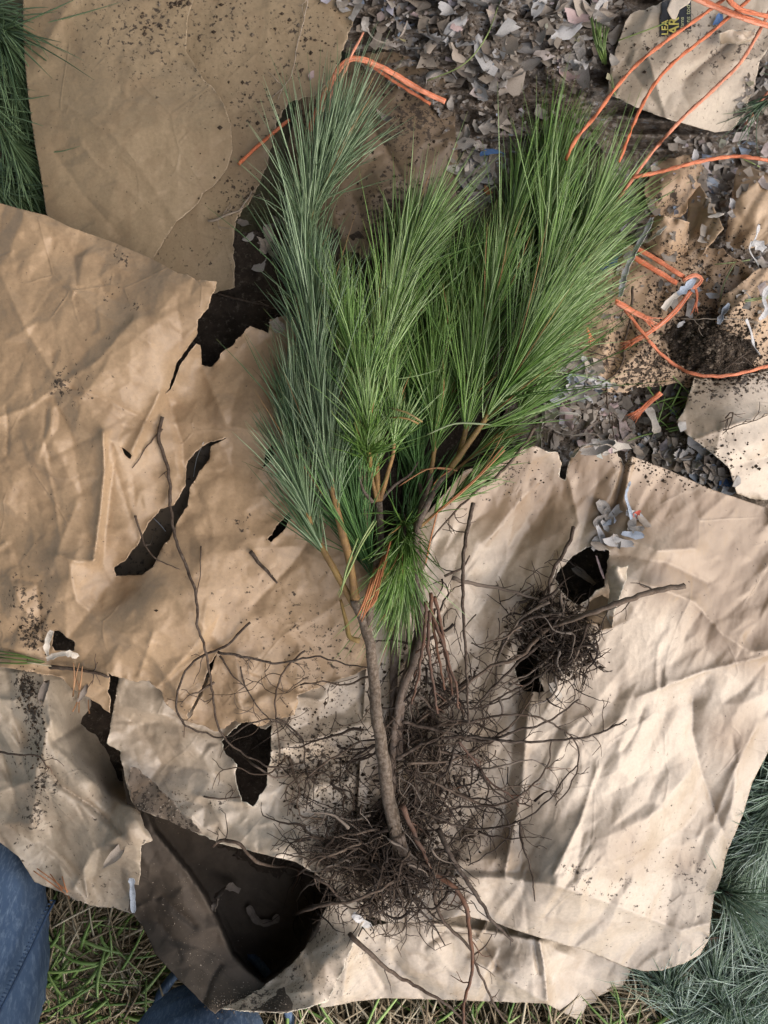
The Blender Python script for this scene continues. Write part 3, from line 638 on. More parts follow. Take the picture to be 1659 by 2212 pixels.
tag(o, 'dark soil-stained brown paper between the two tall pine shoots', 'stained paper')
VS = [('stained flat brown paper lying under orange twine beside the soil heap', KRAFT_TAN, [(1330, 545, 5), (1420, 500, 5), (1560, 540, 5), (1660, 600), (1720, 640), (1720, 850), (1600, 840, 5), (1440, 830, 6), (1330, 850, 6), (1220, 800, 5), (1200, 720), (1260, 620)],
       [(1330, 560, .045), (1500, 560, .05), (1700, 660, .05), (1600, 830, .045), (1300, 830, .05), (1350, 700, .06), (1480, 700, .058)], [(1530, 740, 110, .75), (1440, 640, 60, .5), (1330, 740, 80, .4), (1600, 700, 80, .55), (1300, 620, 70, .5), (1500, 590, 50, .6), (1400, 800, 80, .6)]),
      ('crumpled tan paper with pale ridges just above the two thick twine pieces', KRAFT_TAN, [(1397, 486, 4), (1423, 462, 4), (1490, 480, 3), (1480, 556, 3), (1440, 566, 3), (1384, 530, 4)],
       [(1390, 500, .06), (1423, 466, .075), (1488, 486, .085), (1476, 555, .06), (1390, 528, .055), (1440, 520, .085)], [(1400, 500, 30, .5), (1450, 550, 30, .5)]),
      ('folded brown paper flap with a pale point beside the grey mush lump', KRAFT, [(1488, 430, 2), (1512, 400, 2), (1530, 430, 2), (1545, 455, 1), (1564, 494, 1), (1548, 512, 2), (1510, 560, 3), (1480, 556, 2), (1484, 480, 2)],
       [(1490, 430, .06), (1512, 402, .07), (1563, 494, .10), (1545, 515, .09), (1508, 558, .06), (1482, 550, .06), (1515, 480, .08)], [(1500, 540, 25, .5)]),
      ('smooth brown paper sheet at the side edge below the pale pink string', KRAFT, [(1592, 366, 2), (1620, 360, 2), (1720, 395), (1720, 520), (1640, 530, 3), (1605, 540, 4), (1566, 528, 3), (1572, 478, 3)],
       [(1592, 370, .05), (1700, 390, .06), (1700, 520, .06), (1570, 525, .05), (1640, 450, .08)], [(1600, 520, 40, .5)]),
      ('curled tan paper edge at the side border under two grass blades', KRAFT_TAN, [(1545, 690, 3), (1560, 640, 2), (1600, 612, 2), (1640, 580, 2), (1720, 570), (1720, 780), (1640, 800, 4), (1590, 760, 4), (1560, 740, 4)],
       [(1550, 690, .07), (1600, 612, .09), (1700, 580, .07), (1700, 760, .06), (1570, 740, .06), (1630, 690, .085)], [(1580, 720, 40, .5), (1640, 780, 50, .5)]),
      ('dim brown paper strip under the pink string, between pine tips and flap', KRAFT_TAN, [(1420, 350, 4), (1500, 330, 4), (1530, 380, 4), (1500, 430, 4), (1470, 470, 3), (1400, 470, 5), (1390, 400, 4)],
       [(1420, 352, .05), (1500, 335, .06), (1500, 430, .055), (1400, 465, .05), (1455, 400, .07)], [(1420, 440, 40, .5), (1460, 420, 30, .6), (1500, 350, 40, .4)])]
for i, (lab, mt, poly, ctl, dr) in enumerate(VS):
    o = sheet('torn_kraft_paper', poly, ctl, mt, seed=30 + i, crumple=((48, .006), (24, .0016)), ang=-1.1, stretch=1.8, ncrease=6, camp=.004, spacing=5.5, dirt=dr)
    tag(o, lab, 'torn paper')
o = sheet('soil_heap', [(1440, 720, 8), (1470, 690, 8), (1540, 680, 8), (1600, 690, 8), (1640, 720, 8), (1630, 780, 8), (1590, 815, 8), (1530, 812, 8), (1480, 798, 8), (1450, 770, 8)],
          [(1440, 730, .062), (1540, 682, .066), (1640, 730, .07), (1590, 812, .07), (1480, 795, .062), (1540, 745, .092)], SOIL, seed=44, crumple=(), ncrease=0, spacing=4.6, solid=False, zfun=lambda x, y, z: z + .006 * fbm(x / 16, y / 16, 51, 4))
tag(o, 'crumbly dark soil heap beside the long orange twine arc', 'soil heap', kind='stuff')
o = sheet('torn_paper_flap', [(1266, 1302, 2), (1300, 1285, 3), (1325, 1300, 2), (1322, 1355, 3), (1298, 1360, 2), (1290, 1348, 2), (1268, 1345, 1)],
          [(1266, 1302, .10), (1300, 1290, .118), (1325, 1300, .135), (1320, 1355, .125), (1270, 1345, .108)], KRAFT, seed=41, crumple=((30, .002),), ncrease=1, spacing=5)
tag(o, 'small square tan flap folded beside the dark hole and root ball', 'paper flap')
o = sheet('rolled_paper_curl', [(1312, 1232, 2), (1325, 1220, 2), (1340, 1225, 3), (1357, 1222, 3), (1348, 1270, 3), (1330, 1310, 2), (1322, 1352, 3), (1310, 1330, 2), (1316, 1280, 2)],
          [(1312, 1232, .12), (1335, 1225, .15), (1355, 1225, .128), (1330, 1300, .148), (1312, 1330, .125), (1322, 1350, .13)], KRAFT_PALE, seed=42, crumple=((22, .003),), ncrease=2, spacing=5)
tag(o, 'pale rolled curl of paper right next to the dark hole', 'paper curl')

# ------------------------------------------------------------------ person in jeans, kneeling beside the paper
def denim_mat():
    m, nt, b = nodes('denim'); L = nt.links
    co = N(nt, 'ShaderNodeTexCoord').outputs['Object']
    mp = N(nt, 'ShaderNodeMapping'); mp.inputs['Scale'].default_value = (1, .12, .35); mp.inputs['Rotation'].default_value = (0, 0, .25); L.new(co, mp.inputs['Vector'])
    st = noise(nt, mp.outputs[0], 420, 4, .7)
    c = mix(nt, ramp(nt, noise(nt, co, 9, 4, .6), [(.3, G3(0)), (.7, G3(1))]), (.045, .075, .135), (.10, .15, .23))
    c = mix(nt, ramp(nt, st, [(.48, G3(0)), (.7, G3(.6))]), c, (.25, .32, .40))
    L.new(c, b.inputs['Base Color']); b.inputs['Roughness'].default_value = .9; b.inputs['Specular IOR Level'].default_value = .2
    bp = N(nt, 'ShaderNodeBump', Strength=.5, Distance=.004)
    L.new(mix(nt, .35, noise(nt, co, 26, 5, .6), st), bp.inputs['Height']); L.new(bp.outputs[0], b.inputs['Normal'])
    return m
DENIM = denim_mat()
def plain(name, col, rough=.7, bump=0.0, bscale=100, spec=.4):
    m, nt, b = nodes(name)
    co = N(nt, 'ShaderNodeTexCoord').outputs['Object']
    c = mix(nt, ramp(nt, noise(nt, co, bscale, 5, .6), [(.35, G3(0)), (.65, G3(1))]), tuple(k * .75 for k in col), tuple(min(1, k * 1.15) for k in col))
    nt.links.new(c, b.inputs['Base Color']); b.inputs['Roughness'].default_value = rough; b.inputs['Specular IOR Level'].default_value = spec
    if bump:
        bp = N(nt, 'ShaderNodeBump', Strength=bump, Distance=.002); nt.links.new(noise(nt, co, bscale * 2, 4, .6), bp.inputs['Height']); nt.links.new(bp.outputs[0], b.inputs['Normal'])
    return m
def skin(name, V, E, Rr, mat, root=0, sub=2):
    me = bpy.data.meshes.new(name + '_cage'); me.from_pydata(V, E, []); me.update()
    o = bpy.data.objects.new(name + '_cage', me); scene.collection.objects.link(o)
    sk = o.modifiers.new('skin', 'SKIN'); sk.use_smooth_shade = True
    for i, r in enumerate(Rr):
        me.skin_vertices[0].data[i].radius = r if isinstance(r, tuple) else (r, r); me.skin_vertices[0].data[i].use_root = (i == root)
    ss = o.modifiers.new('sub', 'SUBSURF'); ss.levels = ss.render_levels = sub
    dg = bpy.context.evaluated_depsgraph_get(); ev = o.evaluated_get(dg)
    out = bpy.data.meshes.new_from_object(ev); out.name = name
    bpy.data.objects.remove(o)
    out.materials.clear(); out.materials.append(mat)
    return out
pv = [(-.34, -1.0, .50), (-.48, -.97, .46), (-.515, -.70, .27), (-.468, -.47, .085), (-.462, -.36, .055), (-.50, -.62, .065), (-.50, -.86, .065), (-.50, -.98, .06),
      (-.24, -.97, .47), (-.21, -.72, .55), (-.20, -.585, .50), (-.205, -.60, .34), (-.205, -.612, .17), (-.205, -.612, .075), (-.34, -1.05, .68), (-.34, -1.06, .78)]
pe = [(0, 1), (1, 2), (2, 3), (3, 4), (3, 5), (5, 6), (6, 7), (0, 8), (8, 9), (9, 10), (10, 11), (11, 12), (12, 13), (0, 14), (14, 15)]
pr = [.13, .10, .10, .09, .062, .065, .058, .05, .10, .09, .078, .078, .085, .088, .15, .16]
pm = skin('person', pv, pe, pr, DENIM, sub=4)
nv = len(pm.vertices); pc = np.empty(nv * 3); pm.vertices.foreach_get('co', pc); pc = pc.reshape(-1, 3)
pno = np.empty(nv * 3); pm.vertices.foreach_get('normal', pno); pno = pno.reshape(-1, 3)
fold = .011 * np.abs(fbm(pc[:, 0] * 7 + pc[:, 1] * 5, pc[:, 2] * 20 + pc[:, 1] * 14, 8, 4)) + .003 * fbm(pc[:, 1] * 30, pc[:, 0] * 30, 9, 3)
pc = pc + pno * fold[:, None]; pc[:, 2] = np.maximum(pc[:, 2], .012)
pm.vertices.foreach_set('co', pc.ravel().astype(np.float32)); pm.update()
person = link('person', pm)
tag(person, 'person in blue jeans kneeling on the grass beside the crumpled paper', 'person')
ptri = np.array([list(t.vertices) for t in (pm.calc_loop_triangles() or pm.loop_triangles)])
SURF.append((pc, ptri))
seam = Tubes()
P = lay([(118, 1945), (95, 1990), (70, 2045), (40, 2105), (5, 2175), (-30, 2240)], lift=.0005); seam.add(P, .0016, 5)
P2 = lay([(108, 1945), (85, 1985), (60, 2040), (30, 2100), (-5, 2170), (-40, 2235)], lift=.0005)
for k in range(0, len(P) - 1, 1):
    a = P2[min(k, len(P2) - 1)]; seam.add(np.array([a, a * .4 + P[k] * .6]), .0009, 4)
link('seam', seam.mesh('seam', plain('denim_seam', (.05, .085, .15), .9)), person)
hem = Tubes()
th = np.linspace(0, math.tau, 40)
hem.add(np.stack([-.205 + .085 * np.cos(th), -.645 + .085 * np.sin(th), .02 + .012 * np.sin(th * 3)], -1), .006, 6)
link('trouser_hem', hem.mesh('trouser_hem', DENIM), person)
link('shoe', skin('shoe', [(-.205, -.78, .045), (-.205, -.69, .05), (-.21, -.62, .035)], [(0, 1), (1, 2)], [.04, .045, .034], plain('shoe_leather', (.04, .03, .022), .6)), person)

# ------------------------------------------------------------------ pine materials
NEEDLE_A = tint_mat('pine_needle_bluegreen', [(0, (.055, .10, .038)), (.5, (.115, .175, .08)), (.97, (.26, .34, .20)), (1, (.30, .17, .07))], .29, along=[(0, G3(.35)), (.12, G3(0)), (.93, G3(0)), (1, G3(.5))])
NEEDLE_B = tint_mat('pine_needle_green', [(0, (.06, .125, .022)), (.5, (.135, .235, .05)), (.97, (.33, .43, .20)), (1, (.32, .18, .07))], .29, along=[(0, G3(.35)), (.12, G3(0)), (.92, G3(0)), (1, G3(.7))])
NEEDLE_C = tint_mat('pine_bough_needle', [(0, (.10, .16, .09)), (.5, (.25, .34, .235)), (1, (.52, .60, .52))], .29, along=[(0, G3(.3)), (.1, G3(0))])
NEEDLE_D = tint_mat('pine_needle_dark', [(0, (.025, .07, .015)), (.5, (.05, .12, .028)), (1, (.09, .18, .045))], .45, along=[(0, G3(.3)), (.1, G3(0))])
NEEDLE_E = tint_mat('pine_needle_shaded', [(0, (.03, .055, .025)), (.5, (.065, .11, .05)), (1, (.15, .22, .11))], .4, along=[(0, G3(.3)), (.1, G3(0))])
NEEDLE_DEAD = tint_mat('pine_needle_dead', [(0, (.30, .11, .04)), (.5, (.42, .17, .07)), (1, (.36, .20, .10))], .55)
BARK = tint_mat('seedling_bark', [(0, (.085, .06, .04)), (1, (.115, .08, .052))], .85, bump=1.0, bscale=260, noise_mix=.85, nscale=230, ncol=(.21, .165, .125))
BARK_YOUNG = tint_mat('young_shoot_bark', [(0, (.24, .165, .05)), (1, (.30, .17, .06))], .65, bump=.5, bscale=400, noise_mix=.6, nscale=120, ncol=(.16, .085, .04))
BARK_DARK = tint_mat('dark_stem_bark', [(0, (.075, .05, .035)), (1, (.12, .085, .06))], .85, bump=.9, bscale=400, noise_mix=.6, nscale=130, ncol=(.20, .16, .13))
ROOT = tint_mat('root', [(0, (.030, .018, .011)), (.45, (.068, .042, .026)), (.8, (.115, .078, .052)), (.93, (.22, .175, .135)), (1, (.19, .085, .04))], .85, bump=.6, bscale=500, noise_mix=.4, nscale=200, ncol=(.17, .135, .105))
ROOT_FINE = tint_mat('fine_root', [(0, (.018, .011, .007)), (.7, (.052, .033, .021)), (.9, (.115, .08, .054)), (1, (.22, .18, .145))], .9)
ROOT_ORANGE = tint_mat('root_orange', [(0, (.15, .065, .032)), (1, (.10, .05, .03))], .8, bump=.5, bscale=300, noise_mix=.6, nscale=120, ncol=(.09, .06, .045))

def wood(P, name, parent, mat, r0, r1, sides=8, lift=0.0, step=8):
    """tapered woody stem along (u,v,lift); radii in traced units"""
    tb = Tubes(); pts = lay(P, lift, step=step)
    n = len(pts)
    pts = pts + np.stack([perlin(np.arange(n) * .16, np.full(n, k * 3.3), 6) for k in range(3)], -1) * r0 / PXM * .35
    r = np.linspace(r0, r1, n) / PXM * .87 * (1 + .12 * perlin(np.arange(n) * .22, np.zeros(n), int(P[0][0]) % 97))
    tb.add(pts, r, sides)
    return link(name, tb.mesh(name, mat), parent), pts

def shoot(parent, P, r0, r1, mat, nmat, nf, length, start=.2, spread=.55, tip=.28, lift=0.0, per=5, wid=1.4, up=.5, side=(0, 0), tintb=(.5, .22), curve=.35, floor=True, end_extra=.18, seed=0, sweep=.18):
    """one woody shoot (part) with its needles (sub-part)"""
    rg = np.random.default_rng(seed + 5000 + int(P[0][0]) + int(P[0][1]))
    nf = int(nf * .58)
    ob, pts = wood(P, 'shoot', parent, mat, r0, r1, 7, lift)
    n = len(pts)
    Tn = np.gradient(pts, axis=0); Tn /= np.linalg.norm(Tn, axis=1, keepdims=True)
    f = start + (1 - start) * rg.uniform(0, 1, nf) ** .95
    f[:int(nf * end_extra)] = rg.uniform(.93, 1, int(nf * end_extra))
    idx = np.clip(f * (n - 1), 0, n - 1); i0 = idx.astype(int); fr = (idx - i0)[:, None]; i1 = np.minimum(i0 + 1, n - 1)
    base = pts[i0] * (1 - fr) + pts[i1] * fr; T = Tn[i0]
    cl = np.minimum((f * 9).astype(int), 8) * 4 + rg.integers(0, 4, nf)
    a = rg.uniform(0, math.tau, 36)[cl] + rg.normal(0, .9, nf)
    cb = rg.normal(0, .13, (36, 3))[cl]
    A = np.cross(T, [0, 0, 1.0]); A /= np.maximum(np.linalg.norm(A, axis=1, keepdims=True), 1e-6); B = np.cross(A, T)
    rad = A * np.cos(a)[:, None] + B * (np.sin(a) * .8 + .15)[:, None]
    ang = spread * .56 * rg.gamma(3, .333, nf).clip(0, 2.2) * (1 - (1 - tip) * np.clip((f - .8) / .2, 0, 1))
    D = T * np.cos(ang)[:, None] + rad * np.sin(ang)[:, None]
    D = np.repeat(D, per, 0) + rg.normal(0, .07, (nf * per, 3)) * np.where(rg.uniform(0, 1, (nf * per, 1)) < .1, 4.5, 1); D /= np.linalg.norm(D, axis=1, keepdims=True)
    base = np.repeat(base, per, 0); T5 = np.repeat(T, per, 0); R5 = np.repeat(rad, per, 0)
    Ln = length * 1.06 / PXM * .87 * np.repeat(rg.uniform(.5, 1.14, nf), per) * rg.uniform(.9, 1.06, nf * per)
    bend = (T5 * rg.normal(curve, .15, (nf * per, 1)) * .5 + R5 * rg.normal(-.02, .22, (nf * per, 1)) + rg.normal(0, .14, (nf * per, 3))) * Ln[:, None]
    bend += np.repeat(cb, per, 0) * Ln[:, None]
    bend[:, 2] -= .10 * Ln
    bend[:, :2] += np.array([side[0], -side[1]]) * Ln[:, None]
    bend += T5 * (sweep * Ln)[:, None] - (R5 * (sweep * .55 * np.sin(np.repeat(ang, per)) * 1.6 * Ln)[:, None])
    fl = None
    if floor:
        zb = np.repeat(np.array([hit(CU + p[0] / (1 - p[2] / H) * PXM, CV - p[1] / (1 - p[2] / H) * PXM)[0] for p in pts])[i0], per)
        zb = zb + np.abs(rg.normal(.004, .006, len(zb)))
        fl = lambda Q: zb[:, None]
    tint = np.clip(np.repeat(rg.normal(tintb[0], tintb[1], nf), per) + rg.normal(0, .16, nf * per), 0, 1)
    tint = np.where(tint > .97, .96, tint); tint[rg.uniform(0, 1, len(tint)) < .012] = 1.0
    nm = needles_mesh('needles', base, D, bend, Ln, np.full(nf * per, wid / PXM * .87) * rg.uniform(.8, 1.15, nf * per), nmat, tint, floor=fl)
    tag(link('needles', nm, ob), kind='stuff')
    return ob

# ------------------------------------------------------------------ roots
def walk(u, v, h, L, wig=.22, step=9.0, pull=None, rg=random):
    P = [(u, v)]; n = max(3, int(L / step)); dh = 0
    for _ in range(n):
        dh = dh * .6 + rg.gauss(0, wig); h += dh * .55 + (rg.uniform(-.9, .9) if rg.random() < .12 else 0)
        if pull is not None: h += .06 * math.sin(pull - h)
        u += math.cos(h) * step; v += math.sin(h) * step; P.append((u, v))
    return P
def add_root(tb, P, r0, r1, lift0=.004, lift1=.001, tint=None, kids=0, kl=(25, 80), fine=None, sides=5, sub=1, anchor=None):
    """lay a root; kids rootlets leave it"""
    m = len(P)
    P = [(p[0], p[1], lift0 + (lift1 - lift0) * i / (m - 1)) for i, p in enumerate(P)]
    pts = lay(P, .001); n = len(pts)
    pts[:, :2] += np.stack([perlin(np.arange(n) * .45, np.full(n, random.uniform(0, 90)), 3) for _ in range(2)], -1) * .0022
    pts[:, 2] += np.abs(perlin(np.arange(n) * .2, np.full(n, random.uniform(0, 90)), 5)) * .008 * (lift0 > 0)
    if anchor is not None:                       # a rootlet starts on its root
        pts = pts + (anchor - pts[0]) * np.linspace(1, 0, n)[:, None] ** 2
    kn = 1 + .22 * perlin(np.arange(n) * .9, np.full(n, random.uniform(0, 50)), 7)
    tb.add(pts, np.linspace(r0, r1, n) / PXM * .87 * kn, sides, tint)
    C = catmull([(p[0], p[1], p[2]) for p in P], n)
    for _ in range(kids):
        i = random.randrange(1, n - 1); d = C[min(i + 1, n - 1)] - C[i - 1]
        h = math.atan2(d[1], d[0]) + random.choice((-1, 1)) * random.uniform(.35, 1.3)
        L = random.uniform(*kl)
        Q = walk(C[i][0], C[i][1], h, L, .3)
        add_root(fine or tb, Q, max(.95, r1 * .7), .6, C[i][2], random.uniform(0, .006), None, sub, (12, 38), None, 4, 0, pts[i])

# ------------------------------------------------------------------ the pine seedlings
def root_parts(t, lists, mat=None, kids=.35, r=1.9):
    for item in lists:
        P, rr, l0, l1, kk = (list(item) + [None] * 5)[:5]
        rr = (rr or r) * 1.55; tb = Tubes()
        L = sum(math.dist(a[:2], b[:2]) for a, b in zip(P[:-1], P[1:]))
        add_root(tb, P, rr, rr * .45, l0 if l0 is not None else .006, l1 if l1 is not None else .001, random.uniform(0, .95), int(L / 30 * (kids if kk is None else kk)))
        link('root', tb.mesh('root', mat or ROOT), t)
def root_mass(t, seeds, name='fine_roots'):
    """tangle of fine roots: (u, v, spread u, spread v, count, mean heading, heading spread, length, lift)"""
    tb = Tubes()
    for (u, v, su, sv, n, h0, hs, L, lf) in seeds:
        for _ in range(int(n * .55)):
            a, b = u + random.gauss(0, su * 1.15), v + random.gauss(0, sv * 1.15)
            P = walk(a, b, h0 + random.gauss(0, hs), L * random.uniform(.5, 2.2), .26)
            add_root(tb, P, random.uniform(.8, 1.7) if random.random() < .72 else random.uniform(2.2, 4.0), .6, random.uniform(.002, lf), random.uniform(0, lf), None, random.choice((0, 1, 1, 2)), (14, 46), None, 4, 0)
    tag(link(name, tb.mesh(name, ROOT_FINE), t), kind='stuff')

# D: lowest seedling of the bundle, mostly hidden, pale drooping tuft and roots spreading left
tD = thing('pine_seedling', 'lowest pine seedling, drooping pale needle tuft and long thin roots spreading left', 'pine seedling', tuple(W3(860, 1400, .1)), 'bare-root pine seedlings laid in one bundle')
wood([(850, 1810, .006), (848, 1650, .008), (852, 1500, .010), (850, 1400, .014), (855, 1250, .02), (862, 1140, .02)], 'stem', tD, BARK_DARK, 11, 7)
shoot(tD, [(872, 1110, .03), (874, 1150, .04), (870, 1190, .042), (868, 1235, .04)], 5, 3, BARK_DARK, NEEDLE_B, 150, 125, start=.0, spread=.75, tip=1, side=(-.04, .05), tintb=(.4, .25), curve=.2, wid=1.5)
shoot(tD, [(840, 1300, .012), (800, 1220, .012), (770, 1120, .012), (760, 1000, .012)], 6, 3, BARK_DARK, NEEDLE_D, 150, 190, start=.05, spread=.5, wid=1.5)
shoot(tD, [(850, 1260, .012), (880, 1120, .012), (890, 980, .012), (880, 850, .012)], 6, 3, BARK_DARK, NEEDLE_D, 150, 190, start=.2, spread=.5, wid=1.5)
root_parts(tD, [([(352, 900), (345, 950), (365, 1020), (370, 1110), (385, 1180), (410, 1240), (425, 1290), (428, 1350), (440, 1390), (450, 1430), (460, 1500), (470, 1560), (488, 1595), (530, 1630), (590, 1655), (650, 1650)], 2.6, .003, .01, .12),
                ([(352, 925), (330, 950), (305, 985), (287, 1012)], 1.4, .002, .001, 0), ([(292, 1112), (305, 1150), (318, 1185), (340, 1207), (390, 1230)], 1.6, .002, .002, .2),
                ([(540, 1345), (510, 1375), (480, 1400), (430, 1420), (400, 1455), (382, 1495), (384, 1535), (400, 1565), (440, 1582), (490, 1592), (545, 1560), (600, 1556), (650, 1600)], 2.0, .004, .008, .1),
                ([(470, 1408), (530, 1418), (600, 1432), (680, 1418), (740, 1432), (800, 1442)], 2.0, .004, .02, .3), ([(475, 1415), (500, 1455), (530, 1480)], 1.5, .003, .002, .2),
                ([(660, 1405), (620, 1440), (600, 1480), (595, 1540), (605, 1620), (600, 1680)], 1.6, .006, .004, .3), ([(520, 1440), (530, 1480), (560, 1530), (590, 1560)], 1.4, .003, .002, .2),
                ([(800, 1460), (740, 1480), (700, 1470), (650, 1480)], 1.8, .02, .003, .3), ([(435, 1180), (432, 1240), (425, 1290)], 1.0, .001, .001, 0), ([(500, 1610), (560, 1660), (600, 1680), (640, 1660)], 2.2, .006, .004, .2),
                ([(540, 1190), (570, 1225), (600, 1258)], 3.2, .002, .002, .25),
                ([(600, 1550), (650, 1590), (660, 1650), (668, 1700), (660, 1750)], 1.5, .006, .004, .4), ([(780, 1600), (700, 1650), (640, 1700), (620, 1760)], 1.6, .015, .003, .5),
                ([(800, 1760), (760, 1770), (700, 1755), (640, 1780)], 1.8, .02, .004, .6)], kids=.35)
root_mass(tD, [(690, 1610, 45, 50, 26, 2.2, .9, 90, .012), (640, 1640, 30, 40, 12, 1.6, .7, 100, .01), (770, 1720, 35, 50, 45, 2.0, 1.0, 80, .02), (650, 1470, 60, 30, 14, 3.0, .5, 90, .006)])

# C: middle-right seedling
tC = thing('pine_seedling', 'pine seedling with two upright green shoots in the middle of the bundle', 'pine seedling', tuple(W3(880, 1500, .1)), 'bare-root pine seedlings laid in one bundle')
wood([(858, 1640, .014), (862, 1540, .018), (885, 1440, .022), (905, 1360, .026), (905, 1250, .03), (900, 1150, .034), (915, 1085, .04), (932, 1020, .045)], 'stem', tC, BARK_DARK, 12, 7)
shoot(tC, [(930, 1025, .045), (938, 960, .05), (932, 890, .055), (936, 820, .055), (950, 750, .05), (966, 690, .045)], 5.5, 3, BARK_YOUNG, NEEDLE_B, 215, 175, start=.12, spread=.45, tintb=(.4, .2))
shoot(tC, [(935, 985, .04), (965, 890, .045), (990, 800, .05), (1005, 725, .05), (1018, 660, .045)], 5, 2.5, BARK_YOUNG, NEEDLE_B, 200, 165, start=.1, spread=.45, tintb=(.4, .2))
shoot(tC, [(930, 1060, .03), (990, 1010, .03), (1050, 960, .03), (1100, 915, .03), (1130, 875, .028)], 4, 2, BARK_YOUNG, NEEDLE_B, 60, 110, start=.25, spread=.6, side=(.1, .1))
shoot(tC, [(905, 1140, .03), (950, 1100, .03), (1010, 1050, .03), (1040, 1020, .03)], 4, 2, BARK_YOUNG, NEEDLE_B, 40, 95, start=.2, spread=.75, side=(.05, .15))
shoot(tC, [(915, 1090, .035), (900, 1010, .03), (890, 930, .03), (885, 850, .03)], 5, 2.5, BARK_DARK, NEEDLE_D, 120, 150, start=.15, spread=.45)
root_parts(tC, [([(1475, 1265), (1400, 1280), (1320, 1308), (1230, 1340), (1180, 1360), (1120, 1420), (1060, 1440), (980, 1500), (900, 1560)], 4.2, .02, .02, .25),
                ([(975, 1248), (1030, 1262), (1090, 1272), (1150, 1290), (1190, 1310)], 3.4, .015, .012, .15), ([(1022, 1088), (1003, 1180), (1000, 1300), (1005, 1400), (1010, 1500), (1012, 1560)], 3.2, .04, .03, .15),
                ([(1240, 1138), (1225, 1180), (1200, 1220), (1186, 1260), (1184, 1310), (1180, 1360)], 3.0, .008, .015, .2), ([(1155, 925), (1110, 990), (1070, 1030), (1030, 1060), (960, 1130), (930, 1170)], 2.6, .02, .03, .35),
                ([(960, 1245), (1000, 1225), (1014, 1200)], 2.2, .02, .012, .3), ([(1190, 1360), (1230, 1380), (1255, 1420), (1250, 1470)], 2.0, .02, .006, .9), ([(1180, 1330), (1130, 1340), (1080, 1400), (1070, 1480)], 2.4, .03, .006, .4),
                ([(1185, 1300), (1130, 1330), (1100, 1370), (1070, 1430), (1040, 1490)], 2.4, .025, .01, .4), ([(1290, 1390), (1240, 1400), (1200, 1430), (1150, 1470), (1090, 1500), (1040, 1530)], 2.6, .014, .012, .5),
                ([(1210, 1280), (1215, 1340), (1200, 1400), (1150, 1450), (1100, 1470), (1050, 1500)], 2.2, .02, .012, .5), ([(1180, 1380), (1120, 1430), (1060, 1490), (1020, 1530)], 2.6, .02, .02, .4)], kids=.5)
root_mass(tC, [(1195, 1365, 40, 40, 200, 1.6, 1.8, 60, .035), (1215, 1395, 28, 30, 150, 2.5, 1.8, 45, .035), (1130, 1330, 30, 25, 30, 0.2, 1.2, 70, .015), (970, 1430, 40, 70, 40, 1.5, .5, 110, .02), (1010, 1290, 25, 40, 12, .4, 1.4, 60, .02)], 'root_ball')

# B: right seedling
tB = thing('pine_seedling', 'tallest pine seedling, pale stem leaning to the corner with a wide bushy green shoot', 'pine seedling', tuple(W3(900, 1560, .1)), 'bare-root pine seedlings laid in one bundle')
wood([(848, 1820, .01), (848, 1700, .014), (850, 1600, .02), (868, 1500, .026), (893, 1430, .032), (910, 1360, .036), (905, 1290, .04), (898, 1220, .045), (902, 1143, .05), (935, 1065, .055), (972, 1012, .06)], 'stem', tB, BARK_DARK, 9.5, 6.5)
shoot(tB, [(972, 1012, .06), (1020, 945, .065), (1060, 890, .07), (1095, 830, .075), (1130, 750, .075), (1155, 680, .07), (1172, 600, .06), (1178, 540, .055), (1182, 495, .05), (1185, 452, .045)], 7.5, 3, BARK_YOUNG, NEEDLE_B, 520, 185, start=.16, spread=.62, tip=.5, side=(.12, -.05), tintb=(.55, .22))
shoot(tB, [(1115, 790, .065), (1160, 700, .065), (1205, 620, .06), (1228, 580, .055), (1244, 540, .05), (1256, 505, .045)], 5, 2.5, BARK_YOUNG, NEEDLE_B, 330, 175, start=.2, spread=.55, tip=.7, side=(.22, -.02), tintb=(.6, .22))
shoot(tB, [(985, 995, .05), (1003, 940, .055), (1018, 870, .06), (1035, 790, .06), (1052, 710, .06), (1068, 630, .055), (1088, 550, .05), (1105, 490, .045)], 6, 2.8, BARK_YOUNG, NEEDLE_B, 330, 175, start=.1, spread=.5, tintb=(.45, .2))
shoot(tB, [(1080, 850, .05), (1120, 800, .05), (1160, 745, .045), (1200, 700, .04)], 4, 2.2, BARK_YOUNG, NEEDLE_B, 130, 150, start=.15, spread=.55, tip=.8, side=(.2, .05), tintb=(.65, .2))
